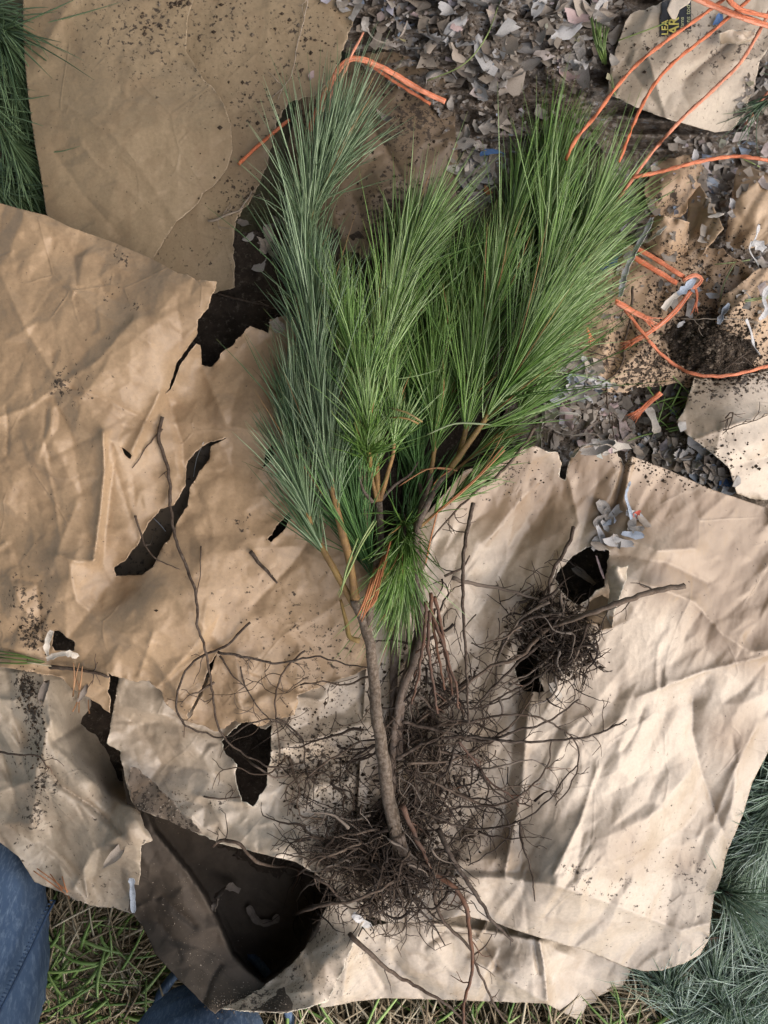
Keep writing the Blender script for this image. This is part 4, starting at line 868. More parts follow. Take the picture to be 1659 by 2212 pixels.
root_parts(tB, [([(855, 1640), (930, 1600), (1010, 1590), (1090, 1600), (1150, 1602), (1240, 1594), (1300, 1580), (1352, 1554)], 2.6, .03, .004, .35), ([(870, 1560), (960, 1580), (1040, 1600), (1110, 1580), (1180, 1560), (1250, 1508)], 2.6, .03, .006, .35),
                ([(880, 1650), (980, 1640), (1060, 1600), (1120, 1550), (1150, 1500)], 2.2, .03, .004, .4), ([(900, 1570), (1000, 1560), (1080, 1545), (1150, 1545), (1220, 1580), (1250, 1620), (1235, 1690), (1200, 1740)], 2.0, .02, .004, .4),
                ([(920, 1680), (1000, 1720), (1060, 1740), (1120, 1720), (1180, 1660), (1190, 1600)], 2.2, .02, .005, .5), ([(890, 1740), (980, 1780), (1050, 1790), (1130, 1770), (1190, 1720), (1220, 1680), (1250, 1650)], 2.0, .02, .004, .5),
                ([(940, 1620), (1010, 1640), (1060, 1700), (1110, 1730), (1150, 1740)], 2.0, .025, .006, .5), ([(1120, 1770), (1130, 1830), (1145, 1870), (1155, 1945)], 2.0, .008, .002, .35),
                ([(900, 1500), (960, 1550), (1020, 1560), (1090, 1590)], 2.2, .03, .006, .4), ([(930, 1480), (960, 1500), (1000, 1530), (1060, 1520), (1110, 1500), (1135, 1480)], 2.0, .025, .004, .4),
                ([(960, 1650), (1040, 1660), (1100, 1650), (1150, 1640), (1180, 1660)], 1.8, .02, .004, .5), ([(940, 1760), (1010, 1740), (1080, 1750), (1100, 1800), (1060, 1840), (1010, 1870)], 1.8, .015, .004, .5)], kids=.6)
for P in ([(930, 1280), (935, 1350), (948, 1420), (960, 1490)], [(940, 1290), (955, 1360), (965, 1430), (978, 1500)], [(922, 1300), (915, 1380), (905, 1450), (890, 1520)], [(935, 1330), (960, 1400), (985, 1480), (990, 1530)], [(928, 1320), (925, 1400), (935, 1470), (945, 1540)]):
    tb = Tubes(); add_root(tb, P, 4.4, 2.4, .066, .045, None, 3, (20, 60)); link('root', tb.mesh('root', ROOT_ORANGE), tB)
tb = Tubes(); add_root(tb, [(990, 1600), (1030, 1650), (1060, 1690), (1100, 1715), (1120, 1740)], 3.0, 2.0, .03, .008, None, 5, (20, 50)); link('root', tb.mesh('root', ROOT_ORANGE), tB)
root_mass(tB, [(920, 1600, 45, 70, 150, 1.2, 1.3, 90, .035), (960, 1560, 40, 60, 80, .8, 1.4, 80, .03), (950, 1700, 50, 50, 90, 1.0, 1.5, 80, .025), (880, 1680, 30, 60, 80, 1.5, 1.2, 70, .03), (1080, 1700, 50, 50, 16, .5, 1.6, 60, .008), (900, 1450, 25, 50, 40, 1.5, .6, 90, .03)])

# A: front seedling with the pale thick stem
tA = thing('pine_seedling', 'front pine seedling with thick pale stem forking into blue-green and bright shoots', 'pine seedling', tuple(W3(850, 1800, .1)), 'bare-root pine seedlings laid in one bundle')
wood([(876, 1862, .006), (866, 1835, .022), (853, 1790, .033), (838, 1700, .042), (823, 1600, .048), (810, 1500, .052), (801, 1420, .055), (796, 1380, .056), (784, 1335, .056), (768, 1295, .056)], 'stem', tA, BARK, 16, 9.5, 10)
wood([(940, 1892, .006), (912, 1880, .014), (885, 1858, .022), (866, 1825, .030), (858, 1800, .034)], 'root_collar', tA, BARK_DARK, 7, 15.5, 10)
wood([(793, 1375, .056), (800, 1310, .056), (815, 1230, .056), (822, 1150, .058), (818, 1085, .06)], 'stem', tA, BARK, 9, 8, 9)
shoot(tA, [(768, 1295, .056), (755, 1215, .056), (738, 1140, .056), (722, 1070, .056), (706, 960, .056), (690, 840, .055), (674, 720, .052), (662, 610, .05), (660, 530, .05), (676, 450, .05), (700, 385, .05)], 9, 3, BARK_YOUNG, NEEDLE_A, 500, 185, start=.17, spread=.39, tip=.8, tintb=(.55, .28))
shoot(tA, [(768, 1312, .05), (735, 1255, .05), (700, 1190, .048), (672, 1130, .046), (656, 1070, .044), (646, 1000, .04), (640, 930, .036)], 8, 3, BARK_YOUNG, NEEDLE_A, 230, 140, start=.28, spread=.40, tip=.6, tintb=(.5, .25))
shoot(tA, [(818, 1085, .06), (813, 1000, .066), (812, 900, .07), (818, 800, .072), (830, 720, .07), (848, 645, .065), (868, 590, .06)], 6.5, 3, BARK_YOUNG, NEEDLE_B, 400, 180, start=.2, spread=.46, tip=.55, side=(.04, 0), tintb=(.6, .22))
shoot(tA, [(815, 1087, .06), (800, 1010, .065), (795, 935, .07), (786, 860, .07), (768, 780, .068), (755, 725, .065)], 6, 2.5, BARK_YOUNG, NEEDLE_B, 240, 130, start=.12, spread=.55, tintb=(.5, .22))
shoot(tA, [(820, 1083, .06), (838, 1020, .07), (850, 975, .08), (853, 930, .085), (848, 880, .085)], 5.5, 3, BARK_YOUNG, NEEDLE_B, 90, 95, start=.45, spread=.75, tip=.6, tintb=(.65, .2))
shoot(tA, [(815, 1087, .06), (803, 1030, .075), (798, 985, .08)], 5, 3, BARK_YOUNG, NEEDLE_B, 50, 75, start=.5, spread=.95, tip=.9, tintb=(.65, .2))
wood([(822, 1082, .058), (850, 1050, .055), (885, 1025, .05), (905, 995, .045)], 'dead_branch', tA, BARK_DARK, 4, 2)
wood([(805, 1085, .058), (785, 1060, .055), (775, 1030, .05)], 'dead_branch', tA, BARK_DARK, 4, 2)
wood([(777, 1385, .058), (755, 1375, .055), (748, 1345, .05), (735, 1295, .045)], 'side_branch', tA, BARK_YOUNG, 6, 3)
root_parts(tA, [([(925, 1878), (960, 1900), (990, 1925), (1008, 1960), (1014, 2010), (1022, 2060), (1018, 2110), (1003, 2160), (1000, 2230)], 4, .015, .012, .35)], ROOT_ORANGE)
root_parts(tA, [([(868, 1740), (890, 1790), (915, 1840), (930, 1878)], 4.6, .05, .03, .3)], ROOT_ORANGE)
root_parts(tA, [([(945, 1790), (975, 1850), (1000, 1890), (1035, 1940), (1062, 1985), (1107, 2032)], 4.2, .03, .006, .3), ([(755, 2015), (800, 2060), (850, 2100), (900, 2130), (960, 2165), (1030, 2230)], 3.4, .006, .02, .12),
                ([(460, 1827), (480, 1815), (510, 1817), (540, 1845), (565, 1865), (605, 1870), (640, 1874), (700, 1905), (745, 1940), (800, 1930), (850, 1900)], 2.6, .012, .02, .25), ([(635, 1976), (670, 1960), (715, 1950), (760, 1945), (820, 1920), (880, 1890)], 2.8, .012, .02, .2),
                ([(970, 1880), (940, 1930), (960, 1990), (1010, 2040), (1040, 2110), (1075, 2180), (1110, 2230)], 3.0, .012, .012, .3), ([(690, 1850), (650, 1880), (630, 1895)], 1.8, .01, .004, .4), ([(870, 1880), (830, 1930), (790, 1990), (775, 2020)], 2.4, .02, .006, .6),
                ([(880, 1890), (890, 1940), (930, 1990), (960, 2040)], 2.2, .02, .008, .6), ([(780, 1820), (730, 1840), (690, 1860), (680, 1900), (700, 1940)], 2.0, .015, .01, .6), ([(1020, 2060), (1050, 2040), (1062, 2020)], 1.4, .012, .004, .3),
                ([(820, 1790), (760, 1800), (700, 1810), (655, 1790)], 2.0, .02, .004, .9), ([(850, 1850), (790, 1850), (740, 1850), (700, 1830)], 2.0, .02, .004, .9)], kids=.7)
root_mass(tA, [(790, 1800, 50, 32, 100, 2.7, 1.2, 65, .02), (840, 1850, 55, 35, 190, 2.2, 1.4, 80, .045), (880, 1850, 28, 24, 90, 1.6, 1.8, 55, .055), (790, 1870, 45, 32, 70, 2.4, 1.2, 60, .02), (800, 1900, 55, 35, 110, 2.0, 1.2, 75, .02), (880, 1900, 35, 35, 80, 1.4, 1.0, 70, .025), (960, 1850, 25, 45, 60, 1.5, 1.6, 45, .02), (740, 1830, 45, 25, 60, 3.2, .8, 70, .012), (850, 1760, 30, 40, 60, 1.8, 1.5, 60, .03)])

# dead needle bundle caught in the front fork
def tuft(name, label, cat, lines, mat, wid=1.6, lift=.004, spreadpx=5, group=None, tint=(.5, .25)):
    """loose needles lying together; lines of (u,v[,lift])"""
    tb = Tubes()
    for P in lines:
        P = [(p[0] + random.gauss(0, spreadpx * .3), p[1] + random.gauss(0, spreadpx * .3), (p[2] if len(p) > 2 else 0)) for p in P]
        pts = lay(P, lift + random.uniform(0, .002), step=14); n = len(pts)
        tb.add(pts, wid / PXM * .87 * np.concatenate([np.linspace(.8, 1, n - n // 3), np.linspace(1, .25, n // 3)]), 4, min(1, max(0, random.gauss(*tint))))
    o = link(name, tb.mesh(name, mat))
    return tag(o, label, cat, group)
tuft('dead_needle_bundle', 'orange dead needle bundle caught across the fork of the front stem', 'dead needles',
     [[(838 + k, 1175 - k, .066), (815 + k * 1.3, 1240, .070), (795 + k * 1.6, 1300, .072), (779 + k * 1.2, 1345 - abs(k) * 3, .072)] for k in (-5, -2, 0, 3, 6, 9)], NEEDLE_DEAD, 2.3)
tuft('dead_needle_bundle', 'thin orange needles crossing behind the upper stem fork', 'dead needles',
     [[(975, 1015, .06), (930, 1012, .062), (890, 1030, .06), (862, 1050, .06)], [(990, 1018, .06), (950, 1008, .064), (905, 1018, .06)], [(978, 1012, .06), (940, 1040, .06), (930, 1075, .056)]], NEEDLE_DEAD, 1.6)
tuft('dead_needle_bundle', 'long orange-brown needle pair running down beside the pale leaning stem', 'dead needles',
     [[(1090, 965, .05), (1030, 1030, .05), (960, 1090, .05), (912, 1140, .05)], [(1088, 975, .05), (1020, 1045, .05), (950, 1105, .05)], [(945, 1100, .045), (930, 1170, .045), (920, 1220, .04)]], NEEDLE_DEAD, 1.7)
tuft('loose_needles', 'bright green loose needles slanting over the two left stems', 'needles',
     [[(808, 1125, .066), (785, 1165, .07), (755, 1225, .07), (733, 1290, .068)], [(812, 1128, .066), (780, 1180, .07), (750, 1240, .07), (731, 1288, .068)], [(775, 1160, .07), (748, 1230, .07), (735, 1285, .068)]], NEEDLE_B, 2.2, tint=(.8, .1))
tuft('loose_needles', 'pale green needles bent across the bare fork between the shoots', 'needles',
     [[(925, 937, .095), (980, 918, .1), (1040, 912, .1), (1065, 918, .095)], [(838, 880, .1), (880, 890, .105), (910, 912, .1)], [(842, 905, .1), (875, 903, .105), (905, 915, .1)]], NEEDLE_A, 2.2, tint=(.95, .05))

# ------------------------------------------------------------------ pine boughs on the grass
def bough(label, P, nf, length, mat, grp, spread=.75, seed=0, wid=1.5, start=.0, tint=(.5, .28), lift=0):
    t = thing('pine_bough', label, 'pine bough', tuple(W3(P[0][0], P[0][1], 0)), grp)
    shoot(t, P, 6, 3, BARK_DARK, mat, nf, length, start=start, spread=spread, tip=.6, floor=False, wid=wid, seed=seed, tintb=tint, curve=.2, lift=lift, sweep=0)
    return t
g1 = 'pine boughs lying beside the pale bag'
bough('pine bough with sideways needles just under the bag where its edge steps in', [(1590, 1825, .004), (1630, 1800, .01), (1720, 1730, .012)], 300, 175, NEEDLE_C, g1, seed=1, spread=1.0)
bough('pine bough poking out under the pale bag at its upper edge bend', [(1625, 1710, .004), (1660, 1690, .01), (1740, 1650, .02)], 260, 170, NEEDLE_C, g1, seed=2, spread=1.0)
bough('pine bough with brown stem leaving the bag side above its rounded corner', [(1500, 1890, -.06), (1540, 1912, -.055), (1600, 1945, .012), (1660, 1975, .014), (1760, 2030, .02)], 330, 180, NEEDLE_C, g1, seed=3, spread=.95)
bough('dense pine bough fanning out from under the rounded bag corner', [(1545, 2065, .004), (1580, 2085, .008), (1640, 2110, .015), (1740, 2150, .02)], 340, 185, NEEDLE_C, g1, seed=4, spread=1.0)
bough('pine bough with a bare grey stem running to the bottom border below the bag', [(1402, 2112, .004), (1425, 2160, .01), (1460, 2215, .012), (1500, 2280, .015)], 330, 175, NEEDLE_C, g1, seed=5, start=.2, spread=1.0)
bough('pale blue-green pine bough filling the bottom corner', [(1510, 2140, .01), (1580, 2170, .012), (1660, 2200, .014), (1740, 2240, .02)], 360, 180, NEEDLE_C, g1, seed=6, tint=(.7, .25), spread=1.1)
bough('shaded pine bough deep at the side border below the stepped bag edge', [(1600, 1860, .0), (1660, 1890, .002), (1760, 1900, .005)], 200, 170, NEEDLE_D, g1, seed=7, tint=(.6, .3))
bough('pale pine bough along the bottom border under the bag corner', [(1440, 2170, .012), (1520, 2200, .014), (1620, 2190, .016), (1700, 2170, .02)], 300, 170, NEEDLE_C, g1, seed=9, tint=(.6, .3), spread=1.1)
for k, (lab, P) in enumerate([('pine bough entering from the side border level with the stepped bag edge', [(1760, 1780, .03), (1700, 1800, .03), (1660, 1825, .03), (1640, 1850, .01)]), ('pine bough entering from the side border pointing at the rounded corner', [(1770, 1930, .03), (1700, 1960, .03), (1660, 1990, .03), (1630, 2010, .01)]),
                              ('pine bough entering from the lower side border', [(1770, 2080, .03), (1700, 2090, .03), (1630, 2120, .03), (1570, 2150, .03)]), ('pine bough rising from the bottom border near the corner', [(1640, 2300, .03), (1610, 2240, .03), (1570, 2190, .03), (1540, 2130, .03)]), ('pine bough rising from the bottom border beside the grass', [(1500, 2300, .03), (1490, 2240, .03), (1470, 2190, .03), (1450, 2140, .03)]),
                              ('pine bough slanting down from the side border above the stepped edge', [(1760, 1620, .03), (1710, 1680, .03), (1670, 1740, .03), (1640, 1790, .03)])]):
    bough(lab, P, 260, 140, NEEDLE_C, g1, seed=20 + k, tint=(.55, .3), spread=1.1, wid=1.4)
bough('low dark pine bough beneath the corner boughs', [(1440, 2180, .0), (1560, 2130, .0), (1700, 2060, .002)], 240, 170, NEEDLE_D, g1, seed=8, tint=(.7, .3))
g2 = 'dark pine boughs beside the olive bag'
bough('dark pine bough at the top corner, needles sweeping down past the olive bag', [(-120, -60, .02), (-60, 0, .03), (-10, 60, .035), (25, 140, .03)], 130, 200, NEEDLE_E, g2, seed=11, wid=2.1, tint=(.75, .25))
bough('dark pine bough by the side border midway along the olive bag', [(-140, 120, .02), (-70, 180, .025), (-15, 240, .03), (20, 300, .028)], 130, 200, NEEDLE_E, g2, seed=12, wid=2.1, tint=(.8, .25))
bough('lowest dark pine bough tucked between the olive bag and the warm brown sheet', [(-120, 330, .02), (-60, 370, .02), (0, 400, .022), (50, 430, .02)], 120, 150, NEEDLE_E, g2, seed=13, wid=2.1, tint=(.65, .25))
bough('short pine spray at the side border beside the printed sheet', [(1740, 170, .03), (1690, 195, .04), (1650, 220, .045)], 30, 80, NEEDLE_E, 'pine sprays in the debris', seed=14, tint=(.4, .25))
tuft('loose_needles', 'upright bunch of green needles at the torn corner of the printed sheet', 'needles',
     [[(1280 + k * 5, 40 + k * 3, .02), (1288 + k * 3, 90, .03), (1304 + k, 138, .012)] for k in range(-1, 8)], NEEDLE_D, 2.2, tint=(.9, .1))

# ------------------------------------------------------------------ grass
def blades(name, label, regions, mat, n, lens, wid, zr, seed):
    rg = np.random.default_rng(seed); B = []
    while len(B) < n:
        poly = regions[rg.integers(len(regions))]; A = np.array(poly)
        for _ in range(40):
            p = rg.uniform(A.min(0), A.max(0))
            if in_poly(np.array([p[0]]), np.array([p[1]]), A)[0]: B.append(p)
    B = np.array(B[:n]); base = W3(B[:, 0], B[:, 1], np.zeros(n)); base[:, 2] = rg.uniform(0, zr, n)
    a = rg.uniform(0, math.tau, n); e = rg.uniform(.0, .5, n)
    D = np.stack([np.cos(a) * np.cos(e), np.sin(a) * np.cos(e), np.sin(e)], -1)
    L = rg.uniform(*lens, n) / PXM
    bend = np.stack([rg.normal(0, .2, n), rg.normal(0, .2, n), -np.sin(e) * .95], -1) * L[:, None]
    me = needles_mesh(name, base, D, bend, L, rg.uniform(*wid, n) / PXM, mat, rg.uniform(0, 1, n), floor=lambda P: .002)
    return tag(link(name, me), label, 'grass', kind='stuff')
GRASS_POLY = [[(60, 1960), (150, 1945), (270, 1985), (310, 2060), (370, 2130), (440, 2190), (460, 2330), (-60, 2330)], [(440, 2215), (620, 2205), (720, 2190), (830, 2178), (1050, 2184), (1180, 2190), (1240, 2225), (1275, 2200), (1310, 2165), (1380, 2118), (1450, 2120), (1440, 2330), (440, 2330)], [(130, 1965), (280, 2010), (330, 2100), (250, 2250), (80, 2240)]]
STRAW = tint_mat('dry_grass', [(0, (.14, .10, .055)), (.5, (.34, .26, .155)), (1, (.60, .52, .36))], .7)
GRASS = tint_mat('green_grass', [(0, (.09, .17, .03)), (.5, (.20, .32, .075)), (1, (.34, .44, .16))], .5)
blades('dry_grass', 'dry straw-coloured grass covering the ground below the paper', GRASS_POLY, STRAW, 7000, (30, 150), (1.3, 3.2), .03, 5)
blades('green_grass', 'green grass blades growing through the dry straw', GRASS_POLY, GRASS, 950, (50, 170), (1.8, 4.6), .035, 6)
blades('green_grass', 'green blades in the gap beside the frayed twine stub', [[(1360, 830), (1470, 840), (1480, 930), (1380, 950)]], GRASS, 60, (50, 110), (1.2, 2.4), .05, 7)

# ------------------------------------------------------------------ orange twine
TWINE = tint_mat('orange_twine', [(0, (.58, .15, .055)), (.5, (.66, .21, .10)), (1, (.74, .32, .20))], .5, bump=.7, bscale=330, noise_mix=.45, nscale=110, ncol=(.42, .13, .06))
def twine(label, P, w=5.0, lift=.006, n_str=1, fray0=0, fray1=0, flat=.55, sp=.7):
    w *= .70
    t = thing('orange_twine', label, 'twine', tuple(W3(P[0][0], P[0][1], hit(P[0][0], P[0][1])[0])), 'orange baling twine')
    pts = lay(P, lift, step=7); n = len(pts)
    Tn = np.gradient(pts, axis=0); S = np.cross(Tn, [0, 0, 1.0]); S /= np.maximum(np.linalg.norm(S, axis=1, keepdims=True), 1e-9)
    tb = Tubes()
    for k in range(n_str):
        off = (k - (n_str - 1) / 2) * w / n_str * 1.5 / PXM
        pr = 1 + .30 * np.random.default_rng(k + 900 + int(P[0][0])).normal(0, 1, 12).clip(-1, 1)
        q = pts + S * off * (1 + .3 * perlin(np.arange(n) * .2, np.full(n, k * 7.7), 2))[:, None]
        tb.add(q, w / PXM * .87 / (n_str ** .6) * (1 + .10 * perlin(np.arange(n) * .3, np.full(n, k * 3.1), 4)), 12, None, flat, pr, .42)
    link('cord', tb.mesh('cord', TWINE), t)
    for cnt, i0, i1 in ((fray0, 0, 3), (fray1, -1, -4)):
        if not cnt: continue
        fb = Tubes(); d = pts[i0] - pts[i1]; d /= np.linalg.norm(d)
        for _ in range(cnt):
            s = np.cross(d, [0, 0, 1.0]); o = random.uniform(-1, 1)
            L = random.uniform(14, 34) / PXM
            a = pts[i0] - d * .006 + s * o * w / PXM * sp
            fb.add(np.array([a, a + d * L * .5 + s * o * L * .12, a + d * L + s * o * L * .4 + np.array([0, 0, random.uniform(-.001, .002)])]), np.array([1.2, 1.1, .6]) / PXM, 4)
        link('frayed_end', fb.mesh('frayed_end', TWINE), t)
    return t
twine('orange string nearest the lettering, running from the corner down into the pine tips', [(1590, -20, .05), (1500, 45, .03), (1430, 95, .03), (1375, 140, .025), (1330, 190, .03), (1290, 245, .06), (1245, 300, .065), (1222, 345, .06)])
twine('orange string across the middle of the printed sheet toward the pine tips', [(1640, -20, .05), (1530, 75, .025), (1455, 135, .02), (1405, 195, .02), (1370, 265, .05), (1337, 350, .06)])
twine('longest straight orange string, from the side border past the printed sheet to the pine edge', [(1680, -10, .03), (1610, 120, .02), (1550, 185, .018), (1480, 250, .018), (1420, 315, .035), (1385, 360, .05), (1360, 395, .05), (1330, 440, .05), (1295, 500, .045)])
twine('pinkish orange string curving in from the side border to the pine tips', [(1690, 352, .04), (1620, 340, .04), (1580, 338, .035), (1505, 350, .035), (1430, 370, .04), (1365, 383, .05)], 5.5)
twine('flat orange band in the top corner above the printed sheet', [(1490, -10, .04), (1580, 28, .04), (1690, 66, .03)], 9, n_str=3)
twine('second orange band crossing the top corner strings', [(1560, -20, .05), (1600, 20, .045), (1690, 40, .035)], 7, n_str=2)
twine('faint orange string in shadow at the side border below the printed sheet', [(1690, 165, .02), (1650, 210, .02), (1610, 270, .01)], 4)
twine('upper of two thick parallel orange pieces pointing at the knot', [(1372, 534, .012), (1420, 562, .012), (1478, 598, .012)], 7, n_str=2)
twine('lower of two thick parallel orange pieces pointing at the knot', [(1365, 553, .012), (1410, 580, .012), (1463, 612, .012)], 7.5, n_str=2)
twine('short orange twine loop forming the knot by the blue strip', [(1475, 606, .016), (1500, 594, .022), (1516, 604, .022), (1500, 620, .02), (1484, 618, .018)], 6, n_str=2)
twine('orange strand end hanging below the knot', [(1500, 616, .016), (1506, 640, .012), (1502, 664, .008)], 4.5, fray1=6)
twine('frayed orange strand running from the knot down to a broom-like end', [(1492, 630, .012), (1455, 676, .010), (1405, 716, .009), (1362, 740, .006)], 7, n_str=3, fray1=16, sp=.9)
twine('wide frayed orange stub just above the long arc of twine', [(1330, 651, .02), (1360, 668, .018), (1400, 690, .012)], 8.5, n_str=3, fray1=14, sp=.9)
twine('long thin orange arc sweeping from the pine edge to the side border', [(1330, 646, .02), (1345, 662, .014), (1390, 721, .010), (1430, 766, .009), (1480, 801, .009), (1530, 812, .010), (1590, 808, .012), (1690, 782, .012)], 5.5)
twine('short frayed orange stub standing on the mush beside a torn tan strip', [(1428, 848, .03), (1400, 872, .025), (1378, 892, .02)], 8, n_str=3, fray1=16, sp=.9)
twine('single orange string end lying on the olive bag', [(515, 355, .004), (545, 326, .005), (575, 300, .008), (625, 258, .012)], 5, flat=.6)
twine('doubled orange twine bent over behind the left pine tip', [(668, 282, .03), (685, 240, .04), (702, 203, .045), (738, 142, .045), (772, 127, .045), (830, 148, .03), (900, 190, .018), (962, 220, .01)], 8, n_str=3)
twine('thin orange strand beside the bent double twine', [(690, 250, .03), (715, 205, .035), (742, 160, .04), (760, 118, .045), (785, 70, .04)], 3.6)
twine('lower orange strand splitting from the bent double twine', [(785, 132, .03), (840, 168, .02), (890, 200, .01), (930, 225, .008)], 5)
twine('tiny orange twine end under the pine needles', [(1268, 706, .03), (1274, 726, .02)], 5, fray1=5)

# ------------------------------------------------------------------ shredded paper
def scrap_mat(name, col, ink=.0):
    m, nt, b = nodes(name); L = nt.links
    co = N(nt, 'ShaderNodeTexCoord').outputs['Object']
    c = mix(nt, ramp(nt, noise(nt, co, 60, 5, .65), [(.35, G3(0)), (.7, G3(1))]), col, tuple(k * .62 for k in col))
    if ink:
        mp = N(nt, 'ShaderNodeMapping'); mp.inputs['Scale'].default_value = (1, 3.0, 1); L.new(co, mp.inputs['Vector'])
        c = mix(nt, ramp(nt, noise(nt, mp.outputs[0], 420, 2, .5), [(.5, G3(0)), (.56, G3(ink))]), c, (.10, .10, .11))
    c = mix(nt, ramp(nt, noise(nt, co, 25, 6, .7), [(.55, G3(0)), (.68, G3(.8))]), c, (.06, .047, .036))
    L.new(c, b.inputs['Base Color']); b.inputs['Roughness'].default_value = .75; b.inputs['Specular IOR Level'].default_value = .3
    return m
SC = {'white': scrap_mat('newsprint_white', (.54, .52, .50), .3), 'grey': scrap_mat('newsprint_grey', (.42, .38, .335), .5), 'tan': scrap_mat('newsprint_tan', (.44, .37, .30), .2), 'dark': scrap_mat('newsprint_dark', (.24, .20, .165), 0),
      'pink': scrap_mat('newsprint_pink', (.50, .37, .35), .3), 'blue': scrap_mat('newsprint_blue', (.10, .19, .38), 0), 'pale_blue': scrap_mat('newsprint_pale_blue', (.42, .47, .54), .25), 'yellow': scrap_mat('newsprint_yellow', (.52, .46, .20), .2),
      'red': scrap_mat('newsprint_red', (.62, .12, .08), 0), 'orange': scrap_mat('paper_orange', (.5, .2, .08), 0), 'cream': scrap_mat('torn_paper_cream', (.62, .55, .46), 0)}
def scrap_mesh(col, seed, elong):
    rg = np.random.default_rng(seed); m, n = 7, 4
    x = np.linspace(-1, 1, m)[:, None] * np.ones((1, n)); y = np.linspace(-1, 1, n)[None] * np.ones((m, 1))
    wprof = np.interp(np.linspace(0, 1, m), np.linspace(0, 1, 5), rg.uniform(.55, 1, 5) * np.array([.35, .9, 1, .85, .25]))[:, None]
    X = x + rg.normal(0, .10, (m, n)); Y = y * wprof / elong + rg.normal(0, .06, (m, n)) / elong + .12 * rg.normal() * x ** 2
    Z = rg.normal(.22, .22) * x ** 2 + rg.normal(.15, .25) * y ** 2 * .4 + rg.normal(0, .05, (m, n)) + rg.normal(0, .12) * x * y
    V = np.stack([X, Y, Z], -1).reshape(-1, 3)
    F = [(i * n + j, (i + 1) * n + j, (i + 1) * n + j + 1, i * n + j + 1) for i in range(m - 1) for j in range(n - 1)]
    return mesh_np('paper_scrap', V, [np.array(F)], SC[col], True)
SCRAPS = {}
def scrap(u, v, size, col, label, group, elong=1.6, head=None, tilt=.3, lift=.002, k=None):
    key = (col, random.randrange(5) if k is None else k, round(elong, 1))
    if key not in SCRAPS: SCRAPS[key] = scrap_mesh(col, abs(hash((len(SCRAPS), 5))) % 9999, elong)
    z, nor = hit(u, v)
    o = bpy.data.objects.new('paper_scrap', SCRAPS[key]); scene.collection.objects.link(o)
    o.location = W3(u, v, z + lift)
    q = nor.lerp(Vector((0, 0, 1)), .5).to_track_quat('Z', 'Y')
    h = random.uniform(0, math.tau) if head is None else head + random.gauss(0, .35)
    o.rotation_euler = (q.to_matrix() @ Matrix.Rotation(h, 3, 'Z') @ Matrix.Rotation(random.gauss(0, tilt), 3, 'X') @ Matrix.Rotation(random.gauss(0, tilt * .7), 3, 'Y')).to_euler()
    s = size / PXM * .5 * random.uniform(.8, 1.2); o.scale = (s, s, s)
    SCRAP_LIST.append((o, u, v, col)) if group else None
    return tag(o, label, 'paper scrap', group)
SCRAP_LIST = []
def zone(poly, n, sizes, cols, label, group, **kw):
    A = np.array(poly, float); c = 0
    while c < n:
        p = (random.uniform(*sorted((A[:, 0].min(), A[:, 0].max()))), random.uniform(*sorted((A[:, 1].min(), A[:, 1].max()))))
        if in_poly(np.array([p[0]]), np.array([p[1]]), A)[0]:
            scrap(p[0], p[1], random.uniform(*sizes), random.choice(cols), label, group, **kw); c += 1
MIXC = ['white', 'grey', 'grey', 'tan', 'dark', 'pink', 'tan', 'grey', 'white', 'tan']
Z_TOP = [(800, -5), (1345, -5), (1340, 120), (1310, 190), (1180, 180), (980, 215), (860, 90)]
Z_MID = [(1270, 380), (1430, 350), (1440, 470), (1380, 540), (1280, 600), (1240, 520)]
Z_PILE = [(1175, 800), (1230, 765), (1300, 780), (1305, 850), (1230, 890), (1170, 870)]
Z_LOW = [(1150, 880), (1300, 870), (1400, 930), (1340, 985), (1200, 965)]
Z_SIDE = [(1390, 930), (1480, 945), (1560, 1000), (1615, 1060), (1560, 1062), (1440, 1010), (1370, 980)]
Z_LUMP = [(1495, 320), (1560, 310), (1590, 400), (1580, 480), (1540, 470), (1510, 400)]
# small flakes nobody could count
def flakes(name, label, zones, sizes, seed):
    rg = np.random.default_rng(seed); V = []; F = []; T = []
    for poly, n in zones:
        A = np.array(poly, float)
        P = rg.uniform(A.min(0), A.max(0), (n * 3, 2)); P = P[in_poly(P[:, 0], P[:, 1], A)][:n]
        for p in P:
            z, _ = hit(p[0], p[1]); c = W3(p[0], p[1], z + rg.uniform(0, .004))
            s = (sizes[0] + (sizes[1] - sizes[0]) * rg.uniform() ** 3.0) / PXM; e = Matrix.Rotation(rg.uniform(0, 6.28), 3, 'Z') @ Matrix.Rotation(rg.normal(0, .16), 3, 'X')
            q = np.array([(-1, -.5, .2), (-.1, -.6, 0), (1, -.4, .3), (.9, .5, .2), (0, .6, -.1), (-.8, .4, .3)]) * s + rg.normal(0, .18, (6, 3)) * s * np.array([1, 1, .6])
            k = len(V) * 6; V.append(q @ np.array(e).T + c); F += [(k, k + 1, k + 4, k + 5), (k + 1, k + 2, k + 3, k + 4)]; T.append(np.full(6, rg.uniform()))
    me = mesh_np(name, np.concatenate(V), [np.array(F)], FLAKE, True, {'tint': np.concatenate(T)})
    return tag(link(name, me), label, 'paper flakes', kind='stuff')
FLAKE = tint_mat('paper_flake', [(0, (.19, .155, .12)), (.35, (.27, .23, .185)), (.6, (.35, .31, .265)), (.8, (.46, .43, .39)), (.9, (.42, .33, .31)), (.96, (.25, .33, .46)), (1, (.45, .4, .2))], .8, noise_mix=.7, nscale=40, ncol=(.09, .075, .06))
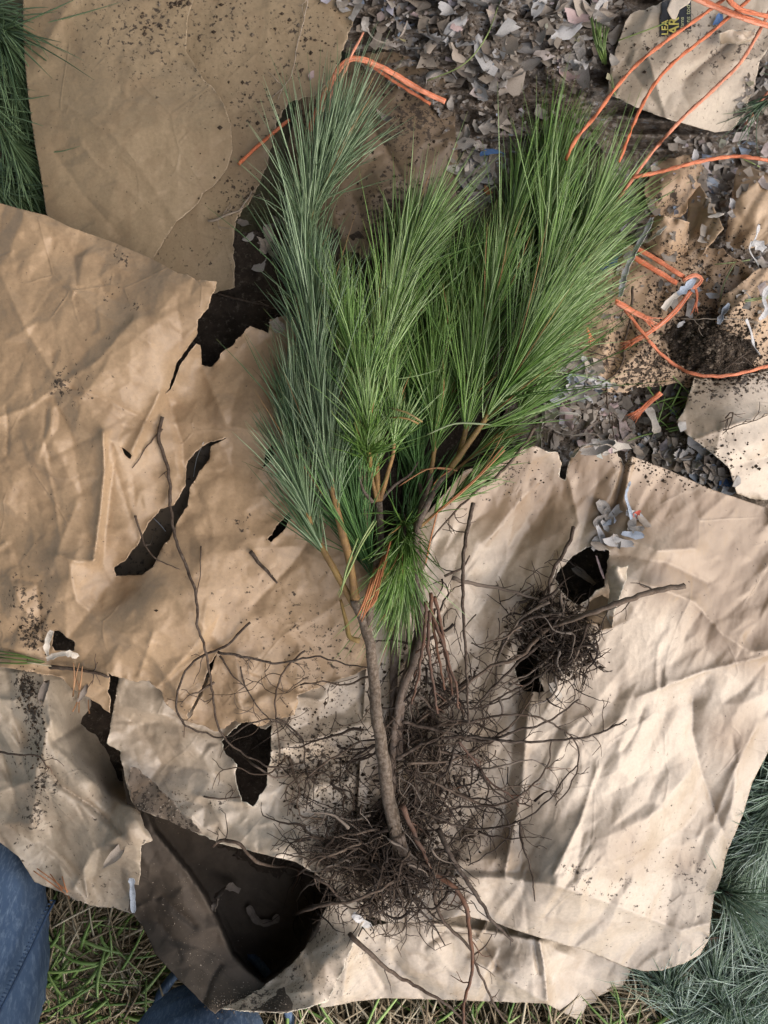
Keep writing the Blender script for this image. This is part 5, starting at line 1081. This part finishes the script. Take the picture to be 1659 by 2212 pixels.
flakes('paper_flakes', 'small grey flakes of shredded newspaper matted into the mush',
       [(Z_TOP, 260), ([(700, -5), (820, -5), (880, 100), (820, 110)], 60), ([(960, 190), (1320, 190), (1320, 300), (1000, 330)], 60), ([(975, 300), (1130, 280), (1130, 440), (985, 430)], 50), (Z_MID, 90), (Z_PILE, 80), (Z_LOW, 60), (Z_SIDE, 80), (Z_LUMP, 50), ([(1440, 300), (1660, 270), (1660, 420), (1450, 470)], 60), ([(1280, 540), (1500, 480), (1660, 560), (1660, 700), (1500, 690), (1300, 700)], 70), ([(1300, 830), (1480, 830), (1480, 960), (1300, 920)], 60), ([(1600, 150), (1660, 130), (1660, 300), (1590, 300)], 60)], (3, 20), 3)
zone(Z_TOP, 95, (24, 80), MIXC, 'shredded newspaper scrap in the long heap along the top border', 'newspaper scraps heaped along the top')
for _ in range(26):
    v = random.uniform(262, 415); u = random.uniform(985, 1100 - (v - 262) * .25)
    scrap(u, v, random.uniform(34, 56), random.choice(['cream', 'grey', 'tan', 'tan', 'white', 'grey']), 'leaf-like newspaper scrap in the fan beside the stained brown paper', 'leaf-like scraps in a fan', 1.9, head=-2.1, tilt=.25)
zone([(515, 470), (640, 430), (660, 560), (600, 590), (520, 570)], 14, (22, 46), ['grey', 'dark', 'tan', 'grey'], 'scrap in the shadowed gap beside the olive bag', 'scraps in the dark gap')
zone(Z_MID, 34, (22, 46), MIXC, 'shredded newspaper scrap at the tips of the right pine shoot', 'scraps at the pine tips')
zone(Z_PILE, 36, (20, 46), ['white', 'white', 'pale_blue', 'grey', 'white', 'tan'], 'bluish white newspaper scrap in the small pile under the pine', 'scraps in the bluish pile')
zone(Z_LOW, 26, (24, 54), ['tan', 'dark', 'grey', 'cream', 'dark', 'pink'], 'dull scrap along the torn upper edge of the pale bag', 'scraps along the bag edge')
zone(Z_SIDE, 40, (22, 56), ['white', 'grey', 'white', 'pale_blue', 'tan', 'dark', 'grey'], 'newspaper scrap in the strip between pale bag and cream paper', 'scraps between the two pale papers')
zone(Z_LUMP, 18, (16, 30), ['grey', 'tan', 'grey', 'white', 'cream'], 'scrap stuck to the grey mush lump under the pinkish string', 'scraps on the mush lump')
zone([(1275, 1125), (1330, 1090), (1400, 1095), (1420, 1130), (1370, 1160), (1320, 1190), (1285, 1185)], 15, (26, 50), ['white', 'grey', 'white', 'pale_blue', 'tan', 'grey'], 'newspaper scrap in the loose cluster above the hole in the pale bag', 'scraps by the bag hole', elong=1.8, tilt=.3, lift=.004)
for u, v, s, c, lab, el in [(1374, 1112, 20, 'red', 'tiny red scrap in the newspaper cluster above the bag hole', 1.5), (1065, 325, 44, 'blue', 'slate blue scrap among the leaf-like newspaper scraps', 2.0), (1553, 42, 30, 'blue', 'small blue scrap beside the orange strings in the top corner', 1.3), (1052, 412, 22, 'orange', 'small orange-brown chip below the leaf-like scraps', 1.4),
                            (1318, 570, 50, 'blue', 'blue printed scrap half under the pine needles', 2.0), (1330, 545, 46, 'white', 'white scrap beside the blue one at the pine edge', 1.6), (1540, 398, 30, 'pale_blue', 'pale blue scrap on the grey mush lump', 1.8), (1528, 395, 26, 'white', 'white scrap tucked against the mush lump', 1.5),
                            (1300, 1160, 50, 'white', 'long white folded scrap lying across the bag tear', 2.6), (1570, 1040, 48, 'blue', 'blue scrap at the tip of the strip of mush', 1.6), (1510, 960, 56, 'white', 'bright white crumpled scrap beside the cream paper', 1.4), (1540, 640, 30, 'white', 'white scrap by the grass blades near the twine knot', 1.4),
                            (1500, 625, 26, 'white', 'whitish scrap below the twine knot', 1.4), (970, 232, 44, 'grey', 'pointed grey scrap at the end of the doubled twine', 2.0), (830, 255, 50, 'dark', 'dark leaf-shaped scrap on the stained brown paper', 2.2), (255, 1842, 58, 'tan', 'greyish printed strip on the crumpled paper above the mouth', 2.6), (655, 345, 26, 'tan', 'small tan chip between the pine needles and twine', 1.6), (672, 163, 18, 'pink', 'tiny pink chip on the olive bag near the twine', 1.3), (95, 1497, 46, 'dark', 'grey folded strip by the soil smear on the crumpled paper', 2.6), (180, 1497, 36, 'dark', 'pale and dark scrap hanging over the shadowed fold', 2.2), (1470, 700, 20, 'white', 'tiny white scrap at the edge of the soil heap', 1.5)]:
    scrap(u, v, s, c, lab, None, el, tilt=.25, lift=.004)

def ribbon(name, label, cat, P, w, mat, roll=0.0, rollv=.8, lift=.003, group=None, parent=None, rag=.8):
    """curling paper strip along (u,v,lift); roll 0 lies flat, pi/2 stands on edge"""
    pts = lay(P, lift, step=6); n = len(pts)
    Tn = np.gradient(pts, axis=0); Tn /= np.maximum(np.linalg.norm(Tn, axis=1, keepdims=True), 1e-9)
    S = np.cross(Tn, [0, 0, 1.0]); S /= np.maximum(np.linalg.norm(S, axis=1, keepdims=True), 1e-9); U = np.cross(S, Tn)
    sd = random.uniform(0, 99)
    ro = roll + rollv * perlin(np.arange(n) * .25, np.full(n, sd), 5)
    Dv = S * np.cos(ro)[:, None] + U * np.sin(ro)[:, None]
    ww = w / PXM * .87 * (1 + rag * perlin(np.arange(n) * .7, np.full(n, sd + 5), 6))
    ww = ww * np.random.default_rng(int(sd * 100)).uniform(.7, 1.15, n); ww[0] *= .8; ww[-1] *= .6
    off = np.linspace(-.5, .5, 4) if roll < 1 else np.linspace(0, 1, 4)
    bow = np.array([0, .12, .12, 0])
    V = np.concatenate([pts + Dv * (ww * f)[:, None] + np.cross(Tn, Dv) * (ww * b)[:, None] for f, b in zip(off, bow)])
    F = [(j * n + i, j * n + i + 1, (j + 1) * n + i + 1, (j + 1) * n + i) for j in range(3) for i in range(n - 1)]
    o = link(name, mesh_np(name, V, [np.array(F)], mat, False, {'dirt': np.zeros(len(V)), 'tint': np.full(len(V), .5)}), parent)
    sm = o.modifiers.new('thickness', 'SOLIDIFY'); sm.thickness = .0004; sm.offset = 0
    return tag(o, label, cat, group) if parent is None else o
st = thing('printed_strip', 'blue and white paper strip tucked into the twine knot', 'paper strip', tuple(W3(1440, 660, .06)))
ribbon('white_end', None, None, [(1433, 668, .02), (1450, 646, .022), (1466, 634, .024)], 17, SC['cream'], 0, .3, parent=st)
ribbon('blue_end', None, None, [(1464, 635, .024), (1480, 624, .026), (1496, 608, .026), (1502, 598, .02)], 17, SC['pale_blue'], 0, .3, parent=st)
RB = [('pale curled paper edge standing at the top of the pale bag tear', [(1155, 930, .01), (1180, 905, .015), (1210, 890, .02), (1250, 895, .02), (1240, 918, .015)], 16, 'cream', 1.2), ('second curled paper edge beside the bag tear', [(1175, 955, .01), (1185, 925, .012), (1225, 940, .016), (1270, 935, .016), (1295, 945, .01)], 14, 'tan', 1.3),
      ('curled rim of torn paper nearest the pine stem', [(1165, 965, .006), (1160, 935, .01), (1172, 910, .012), (1168, 880, .01)], 12, 'cream', 1.2), ('thin pale curl along the bag tear lip', [(1230, 985, .006), (1260, 965, .01), (1300, 958, .012), (1330, 970, .008)], 11, 'tan', 1.3),
      ('torn tan strip beside the frayed twine stub', [(1400, 880, .02), (1412, 905, .02), (1420, 935, .014)], 24, 'cream', .2), ('narrow grey curl hanging over the pale bag edge', [(1362, 1040, .004), (1352, 1070, .006), (1360, 1100, .006), (1364, 1122, .004)], 9, 'pale_blue', .6),
      ('white newspaper curl with print at the side border', [(1652, 540, .02), (1632, 525, .022), (1620, 540, .02), (1640, 575, .012)], 18, 'white', .4), ('white upright curl above the printed one at the side border', [(1640, 485, .02), (1634, 510, .022), (1624, 530, .02)], 14, 'white', .7),
      ('long white curl lying on soil at the side border', [(1612, 690, .012), (1622, 715, .014), (1628, 742, .012), (1640, 765, .008)], 11, 'white', .6), ('thin white rag strip at the side border', [(1668, 610, .012), (1650, 640, .012), (1656, 672, .01), (1640, 690, .008)], 14, 'white', .5), ('twisted white strip hanging from the pine tips', [(1340, 640, .03), (1350, 590, .03), (1370, 545, .028), (1395, 500, .024), (1408, 470, .02)], 14, 'white', .8),
      ('pale strip crossing the crumpled tan paper', [(1400, 520, .012), (1420, 505, .014), (1440, 488, .012)], 8, 'cream', .3), ('light blade-shaped scrap near the grass gap', [(1552, 700, .012), (1560, 680, .014), (1575, 655, .012)], 12, 'pale_blue', .4),
      ('white torn curl on the rim of the small hole in the warm sheet', [(112, 1362, .01), (104, 1380, .016), (100, 1402, .018), (104, 1418, .008)], 11, 'cream', .3), ('bright torn lip below the small hole in the warm sheet', [(100, 1424, .012), (125, 1414, .016), (150, 1412, .016), (168, 1420, .006)], 13, 'cream', .2),
      ('curled newspaper strip inside the dark bag mouth', [(460, 1968, .008), (470, 1935, .012), (492, 1915, .014), (518, 1925, .012)], 15, 'dark', .3), ('blue and white strip standing at the bag mouth edge', [(284, 1898, .012), (286, 1930, .014), (288, 1972, .006)], 11, 'pale_blue', .2),
      ('bluish flat scrap inside the dark bag mouth', [(536, 1958, .008), (556, 1990, .008), (590, 1992, .008), (600, 1975, .004)], 17, 'dark', .1), ('tiny bluish strip caught in the roots by the bag mouth', [(762, 1975, .012), (780, 1990, .012), (800, 2003, .008)], 16, 'white', .3),
      ('pale root-like paper string at the top border', [(790, 60, .02), (810, 85, .02), (840, 92, .02), (868, 75, .022), (880, 45, .02)], 4, 'tan', .2), ('folded dark shard inside the hole in the pale bag', [(1240, 1225, .02), (1258, 1240, .03), (1285, 1262, .04)], 22, 'dark', .7), ('rust-edged shard at the rim of the hole in the pale bag', [(1288, 1200, .06), (1296, 1225, .07), (1305, 1250, .075)], 10, 'pink', .8),
      ('small torn flap at the lower edge of the root ball hole', [(1190, 1475, .012), (1200, 1495, .012), (1212, 1510, .008)], 22, 'cream', .4), ('pale slip at the top of the long tear in the warm sheet', [(590, 690, .004), (600, 705, .006), (612, 715, .006)], 30, 'tan', .1)]
for lab, P, w, c, ro in RB:
    ribbon('paper_curl', lab, 'paper curl', P, w, SC[c], ro)
tuft('staple_wire', 'thin bright wire across the upper part of the long curved tear', 'wire', [[(418, 1030, .004), (425, 990, .004), (440, 955, .004)]], plain('wire_pale', (.5, .5, .48), .4), .8, spreadpx=0)
tuft('staple_wire', 'short bright wire bridging the lower end of the long curved tear', 'wire', [[(332, 1120, .006), (345, 1132, .008), (358, 1148, .006)]], plain('wire_grey', (.55, .56, .58), .35), 1.0, spreadpx=0)
PALEROOT = plain('dry_root_pale', (.30, .24, .18), .8)
for lab, P, w in [('long thin pale rootlet curving over the olive bag from the top border', [(668, -10), (655, 50), (640, 110), (635, 150), (612, 190), (600, 220)], 1.7), ('short pale twig at the lower corner of the olive bag', [(450, 478), (490, 468), (520, 452), (545, 415)], 3.0), ('thin brown twig bridging from the torn sheet to the pine', [(470, 635), (520, 648), (570, 660), (610, 672)], 3.0),
                  ('dark branching root running down beside the frayed twine', [(1366, 620), (1362, 680), (1348, 740), (1345, 780), (1325, 812), (1300, 825)], 3.2), ('thin dark root on the mush below the pine edge', [(1310, 830), (1310, 870), (1318, 910), (1325, 945)], 2.2), ('dark root crossing under the pine tips', [(1240, 750), (1290, 765), (1340, 778)], 2.2), ('thin tan rootlet crossing the soil heap', [(1470, 688), (1530, 690), (1590, 690), (1640, 700)], 1.4), ('thin brown rootlets at the side border below the soil heap', [(1560, 800), (1610, 765), (1660, 730)], 1.4),
                  ('thin dark root lying along the cream paper crease', [(1560, 930), (1600, 918), (1665, 895)], 1.6), ('small crooked twig on the cream paper', [(1565, 905), (1580, 890), (1572, 925), (1562, 935)], 1.8), ('dark root lying across the crumpled paper at the side border', [(-10, 1622), (40, 1630), (80, 1632), (105, 1660)], 2.6), ('brown stick lying along the lower paper edge of the warm sheet', [(110, 1440), (170, 1445), (240, 1462)], 5),
                  ('curved dark twig just outside the rounded bag corner', [(1520, 2022), (1560, 2024), (1590, 2010)], 1.8), ('faint scratchy twig on the upper mouth ply', [(440, 1720), (480, 1724), (520, 1722)], 2.2)]:
    tb = Tubes(); add_root(tb, P, w, w * .5, .003, .002, .35, 3, (14, 40)); o = link('loose_root', tb.mesh('loose_root', PALEROOT if 'pale' in lab or 'tan' in lab else ROOT)); tag(o, lab, 'twig')
tuft('dead_needle_bundle', 'dry tan needle bundle hanging over the shadowed fold of the crumpled paper', 'dead needles', [[(158, 1432), (160, 1460), (157, 1505)], [(172, 1432), (163, 1470), (160, 1505)], [(180, 1440), (172, 1480), (168, 1505)], [(165, 1470), (172, 1500), (157, 1535)], [(172, 1475), (170, 1510), (170, 1538)], [(190, 1510), (192, 1525), (194, 1540)]], NEEDLE_DEAD, 1.6, lift=.012, tint=(.95, .05))
tuft('loose_needles', 'dark green needles lying on the paper at the side border', 'needles', [[(-10, 1404), (40, 1414), (100, 1430)], [(-10, 1412), (50, 1420), (95, 1428)], [(-10, 1428), (40, 1430), (96, 1431)], [(0, 1420), (50, 1428), (90, 1432)]], NEEDLE_D, 2.0, tint=(.8, .15))
tuft('straw_stalk', 'yellow straw stalk under the dark needles at the side border', 'straw', [[(60, 1432), (110, 1440), (160, 1448)]], STRAW, 2.0)
tuft('dead_needle_bundle', 'reddish dry needles at the edge of the crumpled paper above the grass', 'dead needles', [[(75, 1880), (105, 1905), (140, 1930)], [(80, 1875), (120, 1905), (145, 1925)], [(110, 1890), (130, 1915), (142, 1935)], [(135, 1895), (140, 1915), (150, 1940)]], NEEDLE_DEAD, 1.5, lift=.01)
for lab, P in [('single green needle crossing the mush at the top border', [(920, 175), (1000, 140), (1050, 80), (1085, -5)]), ('yellow-green needle lying to the torn corner of the printed sheet', [(1335, 90), (1385, 70), (1450, 45)]), ('two bent green blades at the torn edge of the printed sheet', [(1315, 160), (1322, 190), (1330, 210)]), ('green blade on the tan paper by the side border', [(1545, 572), (1590, 566), (1620, 560)]), ('long green blade beside the white scrap near the knot', [(1555, 650), (1565, 610), (1590, 565)]), ('pale green needle on the folded flap by the pink string', [(1585, 335), (1615, 350), (1640, 362)]), ('green blades on the curled paper by the side border', [(1608, 648), (1640, 642), (1668, 636)])]:
    tuft('loose_needle', lab, 'needle', [P, [(a + 3, b + 4) for a, b in P]] if 'two' in lab or 'blades' in lab else [P], NEEDLE_B, 1.6, lift=.006, tint=(.6, .2))

# each scrap is told apart by its colour and its count from a landmark
ORD = 'nearest,second,third,fourth,fifth,sixth,seventh,eighth,ninth,tenth,eleventh,twelfth,thirteenth,fourteenth,fifteenth,sixteenth,seventeenth,eighteenth,nineteenth,twentieth'.split(',') + ['%dth' % k if k % 10 > 3 else '%d%s' % (k, {0: 'th', 1: 'st', 2: 'nd', 3: 'rd'}[k % 10]) for k in range(21, 60)]
MARK = {'scraps in the dark gap': ('olive bag', 505, 520, 'in the dark gap'), 'newspaper scraps heaped along the top': ('printed sheet', 1320, 120, 'in the top heap'), 'leaf-like scraps in a fan': ('doubled twine end', 962, 220, 'in the leaf-like fan'), 'scraps at the pine tips': ('twine knot', 1490, 605, 'by the pine tips'), 'scraps in the bluish pile': ('frayed twine stub', 1400, 872, 'in the bluish pile'),
        'scraps along the bag edge': ('pine stem', 1060, 900, 'along the bag edge'), 'scraps between the two pale papers': ('cream paper corner', 1465, 912, 'beside the pale bag'), 'scraps on the mush lump': ('pinkish string', 1540, 340, 'on the grey lump'), 'scraps by the bag hole': ('bag hole', 1270, 1240, 'in the cluster above it')}
by = {}
for o, u, v, c in SCRAP_LIST: by.setdefault((o['group'], c), []).append((math.hypot(u - MARK[o['group']][1], v - MARK[o['group']][2]), o))
for (g, c), L_ in by.items():
    for k, (_, o) in enumerate(sorted(L_, key=lambda q: q[0])):
        o['label'] = '%s %s paper scrap counting from the %s, %s' % (ORD[k], {'dark': 'dark brown', 'pale_blue': 'pale blue'}.get(c, c), MARK[g][0], MARK[g][3])

# ------------------------------------------------------------------ soil crumbs
def crumbs(name, label, blobs, seed, mat):
    rg = np.random.default_rng(seed); V = []; F = []; T = []
    octv = np.array([(1, 0, 0), (-1, 0, 0), (0, 1, 0), (0, -1, 0), (0, 0, 1), (0, 0, -1)], float)
    octf = np.array([(0, 2, 4), (2, 1, 4), (1, 3, 4), (3, 0, 4), (2, 0, 5), (1, 2, 5), (3, 1, 5), (0, 3, 5)])
    for (u, v, su, sv, n, s0, s1) in blobs:
        for _ in range(n):
            a, b = rg.normal(u, su), rg.normal(v, sv)
            z, _n = hit(a, b); s = s0 * (s1 / s0) ** (rg.uniform() ** 2.5)
            q = octv * (1 + rg.normal(0, .25, (6, 1))) * s * np.array([1, rg.uniform(.6, 1.1), .6]) / PXM
            c, d = math.cos(rg.uniform(0, 6)), math.sin(rg.uniform(0, 6))
            F.append(octf + len(V) * 6); V.append(q + W3(a, b, z + s * .25 / PXM)); T.append(np.full(6, rg.uniform()))
    me = mesh_np(name, np.concatenate(V), [np.concatenate(F)], mat, False, {'tint': np.concatenate(T)})
    return tag(link(name, me), label, 'soil crumbs', kind='stuff')
CRUMB = tint_mat('soil_crumb', [(0, (.025, .018, .012)), (.8, (.075, .054, .037)), (1, (.17, .135, .10))], .95, spec=.15)
crumbs('soil_crumbs', 'dark soil crumbs heaped beside the orange arc and scattered over the papers',
       [(1000, 80, 130, 55, 900, 1.2, 5), (1200, 110, 80, 50, 600, 1.2, 5), (1120, 240, 90, 40, 700, 1.2, 5), (1280, 890, 90, 40, 600, 1.2, 5), (1480, 990, 70, 30, 500, 1.2, 5), (1540, 735, 55, 38, 2600, 1.2, 5), (1600, 800, 60, 22, 500, 1.2, 5), (1440, 790, 50, 30, 300, 1.2, 4), (1350, 760, 70, 50, 260, 1, 4), (1470, 640, 80, 50, 400, 1, 4), (1480, 560, 40, 30, 250, 1, 4), (1600, 560, 40, 40, 160, 1, 4),
        (480, 60, 120, 50, 60, 1, 6), (620, 70, 70, 60, 60, 1, 6), (540, 240, 60, 60, 40, 1, 6), (330, 40, 80, 30, 20, 1, 6), (312, 60, 6, 6, 12, 2, 6), (390, 4, 14, 6, 40, 2, 6), (520, 430, 40, 50, 70, 1, 4), (860, 440, 60, 50, 220, 1, 5), (880, 250, 60, 50, 180, 1, 5), (560, 1330, 100, 70, 40, .8, 3), (690, 1420, 80, 50, 60, .8, 3),
        (56, 1490, 12, 25, 170, 1, 4), (75, 1560, 12, 35, 150, 1, 4), (85, 1650, 12, 50, 90, 1, 4), (70, 1370, 14, 20, 130, 1, 4), (1200, 1380, 36, 36, 1600, 1.6, 7), (890, 1600, 45, 90, 800, 1.2, 6), (700, 1650, 60, 60, 300, 1.2, 5), (820, 1850, 80, 60, 900, 1.2, 6), (880, 1870, 30, 30, 500, 1.5, 8), (780, 1780, 50, 30, 400, 1.2, 6), (960, 1850, 30, 50, 200, 1, 4), (700, 1640, 50, 60, 250, 1, 3.5), (1330, 900, 70, 40, 200, 1, 4), (1450, 1000, 60, 25, 300, 1, 4), (1100, 1010, 60, 30, 120, .8, 3)], 5, CRUMB)
SAND = tint_mat('sandy_grit', [(0, (.12, .09, .06)), (.7, (.24, .19, .14)), (1, (.42, .36, .29))], .9, spec=.2)
crumbs('sandy_grit', 'pale sandy grit dusted over the open bag mouth and its lip', [(540, 2165, 45, 14, 500, .7, 2.0), (430, 2080, 40, 45, 240, .6, 1.6), (640, 2120, 45, 30, 260, .7, 1.8), (360, 1740, 35, 25, 260, .7, 2.2), (720, 2030, 25, 40, 120, .7, 1.8), (380, 1960, 40, 40, 140, .6, 1.5)], 6, SAND)

# ------------------------------------------------------------------ printing on the sheet in the top corner
def drape(name, V2, F, mat, parent, lift):
    z = np.array([hit(a, b)[0] for a, b in V2]) + lift
    me = mesh_np(name, W3(V2[:, 0], V2[:, 1], z), [F], mat, False); return link(name, me, parent)
gu, gv = np.meshgrid(np.linspace(1423, 1493, 24), np.linspace(-6, 78, 28))
keepq = []
for i in range(27):
    for j in range(23):
        u, v = gu[i, j], gv[i, j]
        if v < 78 - (u - 1425) * .28 + 2.0 * math.sin(u * .9) and u > 1424 + (v < 30) * 4: keepq.append((i * 24 + j, i * 24 + j + 1, (i + 1) * 24 + j + 1, (i + 1) * 24 + j))
INK = plain('dark_print', (.030, .031, .036), .6, bscale=120); YEL = plain('yellow_print', (.62, .53, .14), .55, bscale=120); YEL2 = plain('pale_print', (.45, .45, .24), .55, bscale=120)
band = drape('print_band', np.stack([gu.ravel(), gv.ravel()], -1), np.array(keepq), INK, t_print, .0012)
for txt, bu, bv, size, mt, sx in [('LEA', 1443, 76, 20, YEL, 1.0), ('AR', 1466, 75, 31, YEL, .95), ('dams', 1477, 64, 12, YEL2, 1.1), ('ons tod', 1491, 57, 15, YEL2, 1.0)]:
    cu = bpy.data.curves.new('lettering', 'FONT'); cu.body = txt; cu.size = 1.0; cu.resolution_u = 3; cu.offset = .018 if size > 18 else .006
    to = bpy.data.objects.new('lettering_curve', cu); scene.collection.objects.link(to)
    tm = bpy.data.meshes.new_from_object(to.evaluated_get(bpy.context.evaluated_depsgraph_get())); bpy.data.objects.remove(to)
    co = np.empty(len(tm.vertices) * 3); tm.vertices.foreach_get('co', co); co = co.reshape(-1, 3)
    V2 = np.stack([bu - co[:, 1] * size, bv - co[:, 0] * size * sx + 0 * co[:, 1]], -1)
    z = np.array([hit(a, b)[0] for a, b in V2]) + .0022
    tm.vertices.foreach_set('co', W3(V2[:, 0], V2[:, 1], z).ravel().astype(np.float32)); tm.materials.clear(); tm.materials.append(mt); tm.update(); tm.name = 'lettering'
    link('lettering', tm, t_print)
o = sheet('torn_paper_piece', [(1441, 20, 1), (1452, -10), (1500, -10), (1490, 6, 1), (1468, 22, 1), (1460, 42, 1), (1452, 40, 1)], [(1441, 20, .115), (1452, -10, .11), (1495, 0, .105), (1458, 42, .108)], KRAFT_PALE, seed=51, crumple=(), ncrease=0, spacing=5)
tag(o, 'pale pointed paper piece lying over the yellow lettering', 'torn paper')
o = sheet('torn_paper_piece', [(1552, 72, 2), (1580, 64, 2), (1610, 66, 2), (1632, 62, 2), (1634, 88, 2), (1600, 96, 2), (1556, 95, 2)], [(1552, 75, .108), (1632, 65, .106), (1634, 88, .10), (1556, 95, .10), (1590, 80, .112)], KRAFT_PALE, seed=52, crumple=((20, .002),), ncrease=0, spacing=5)
tag(o, 'small whitish torn piece under the strings of the top corner', 'torn paper')
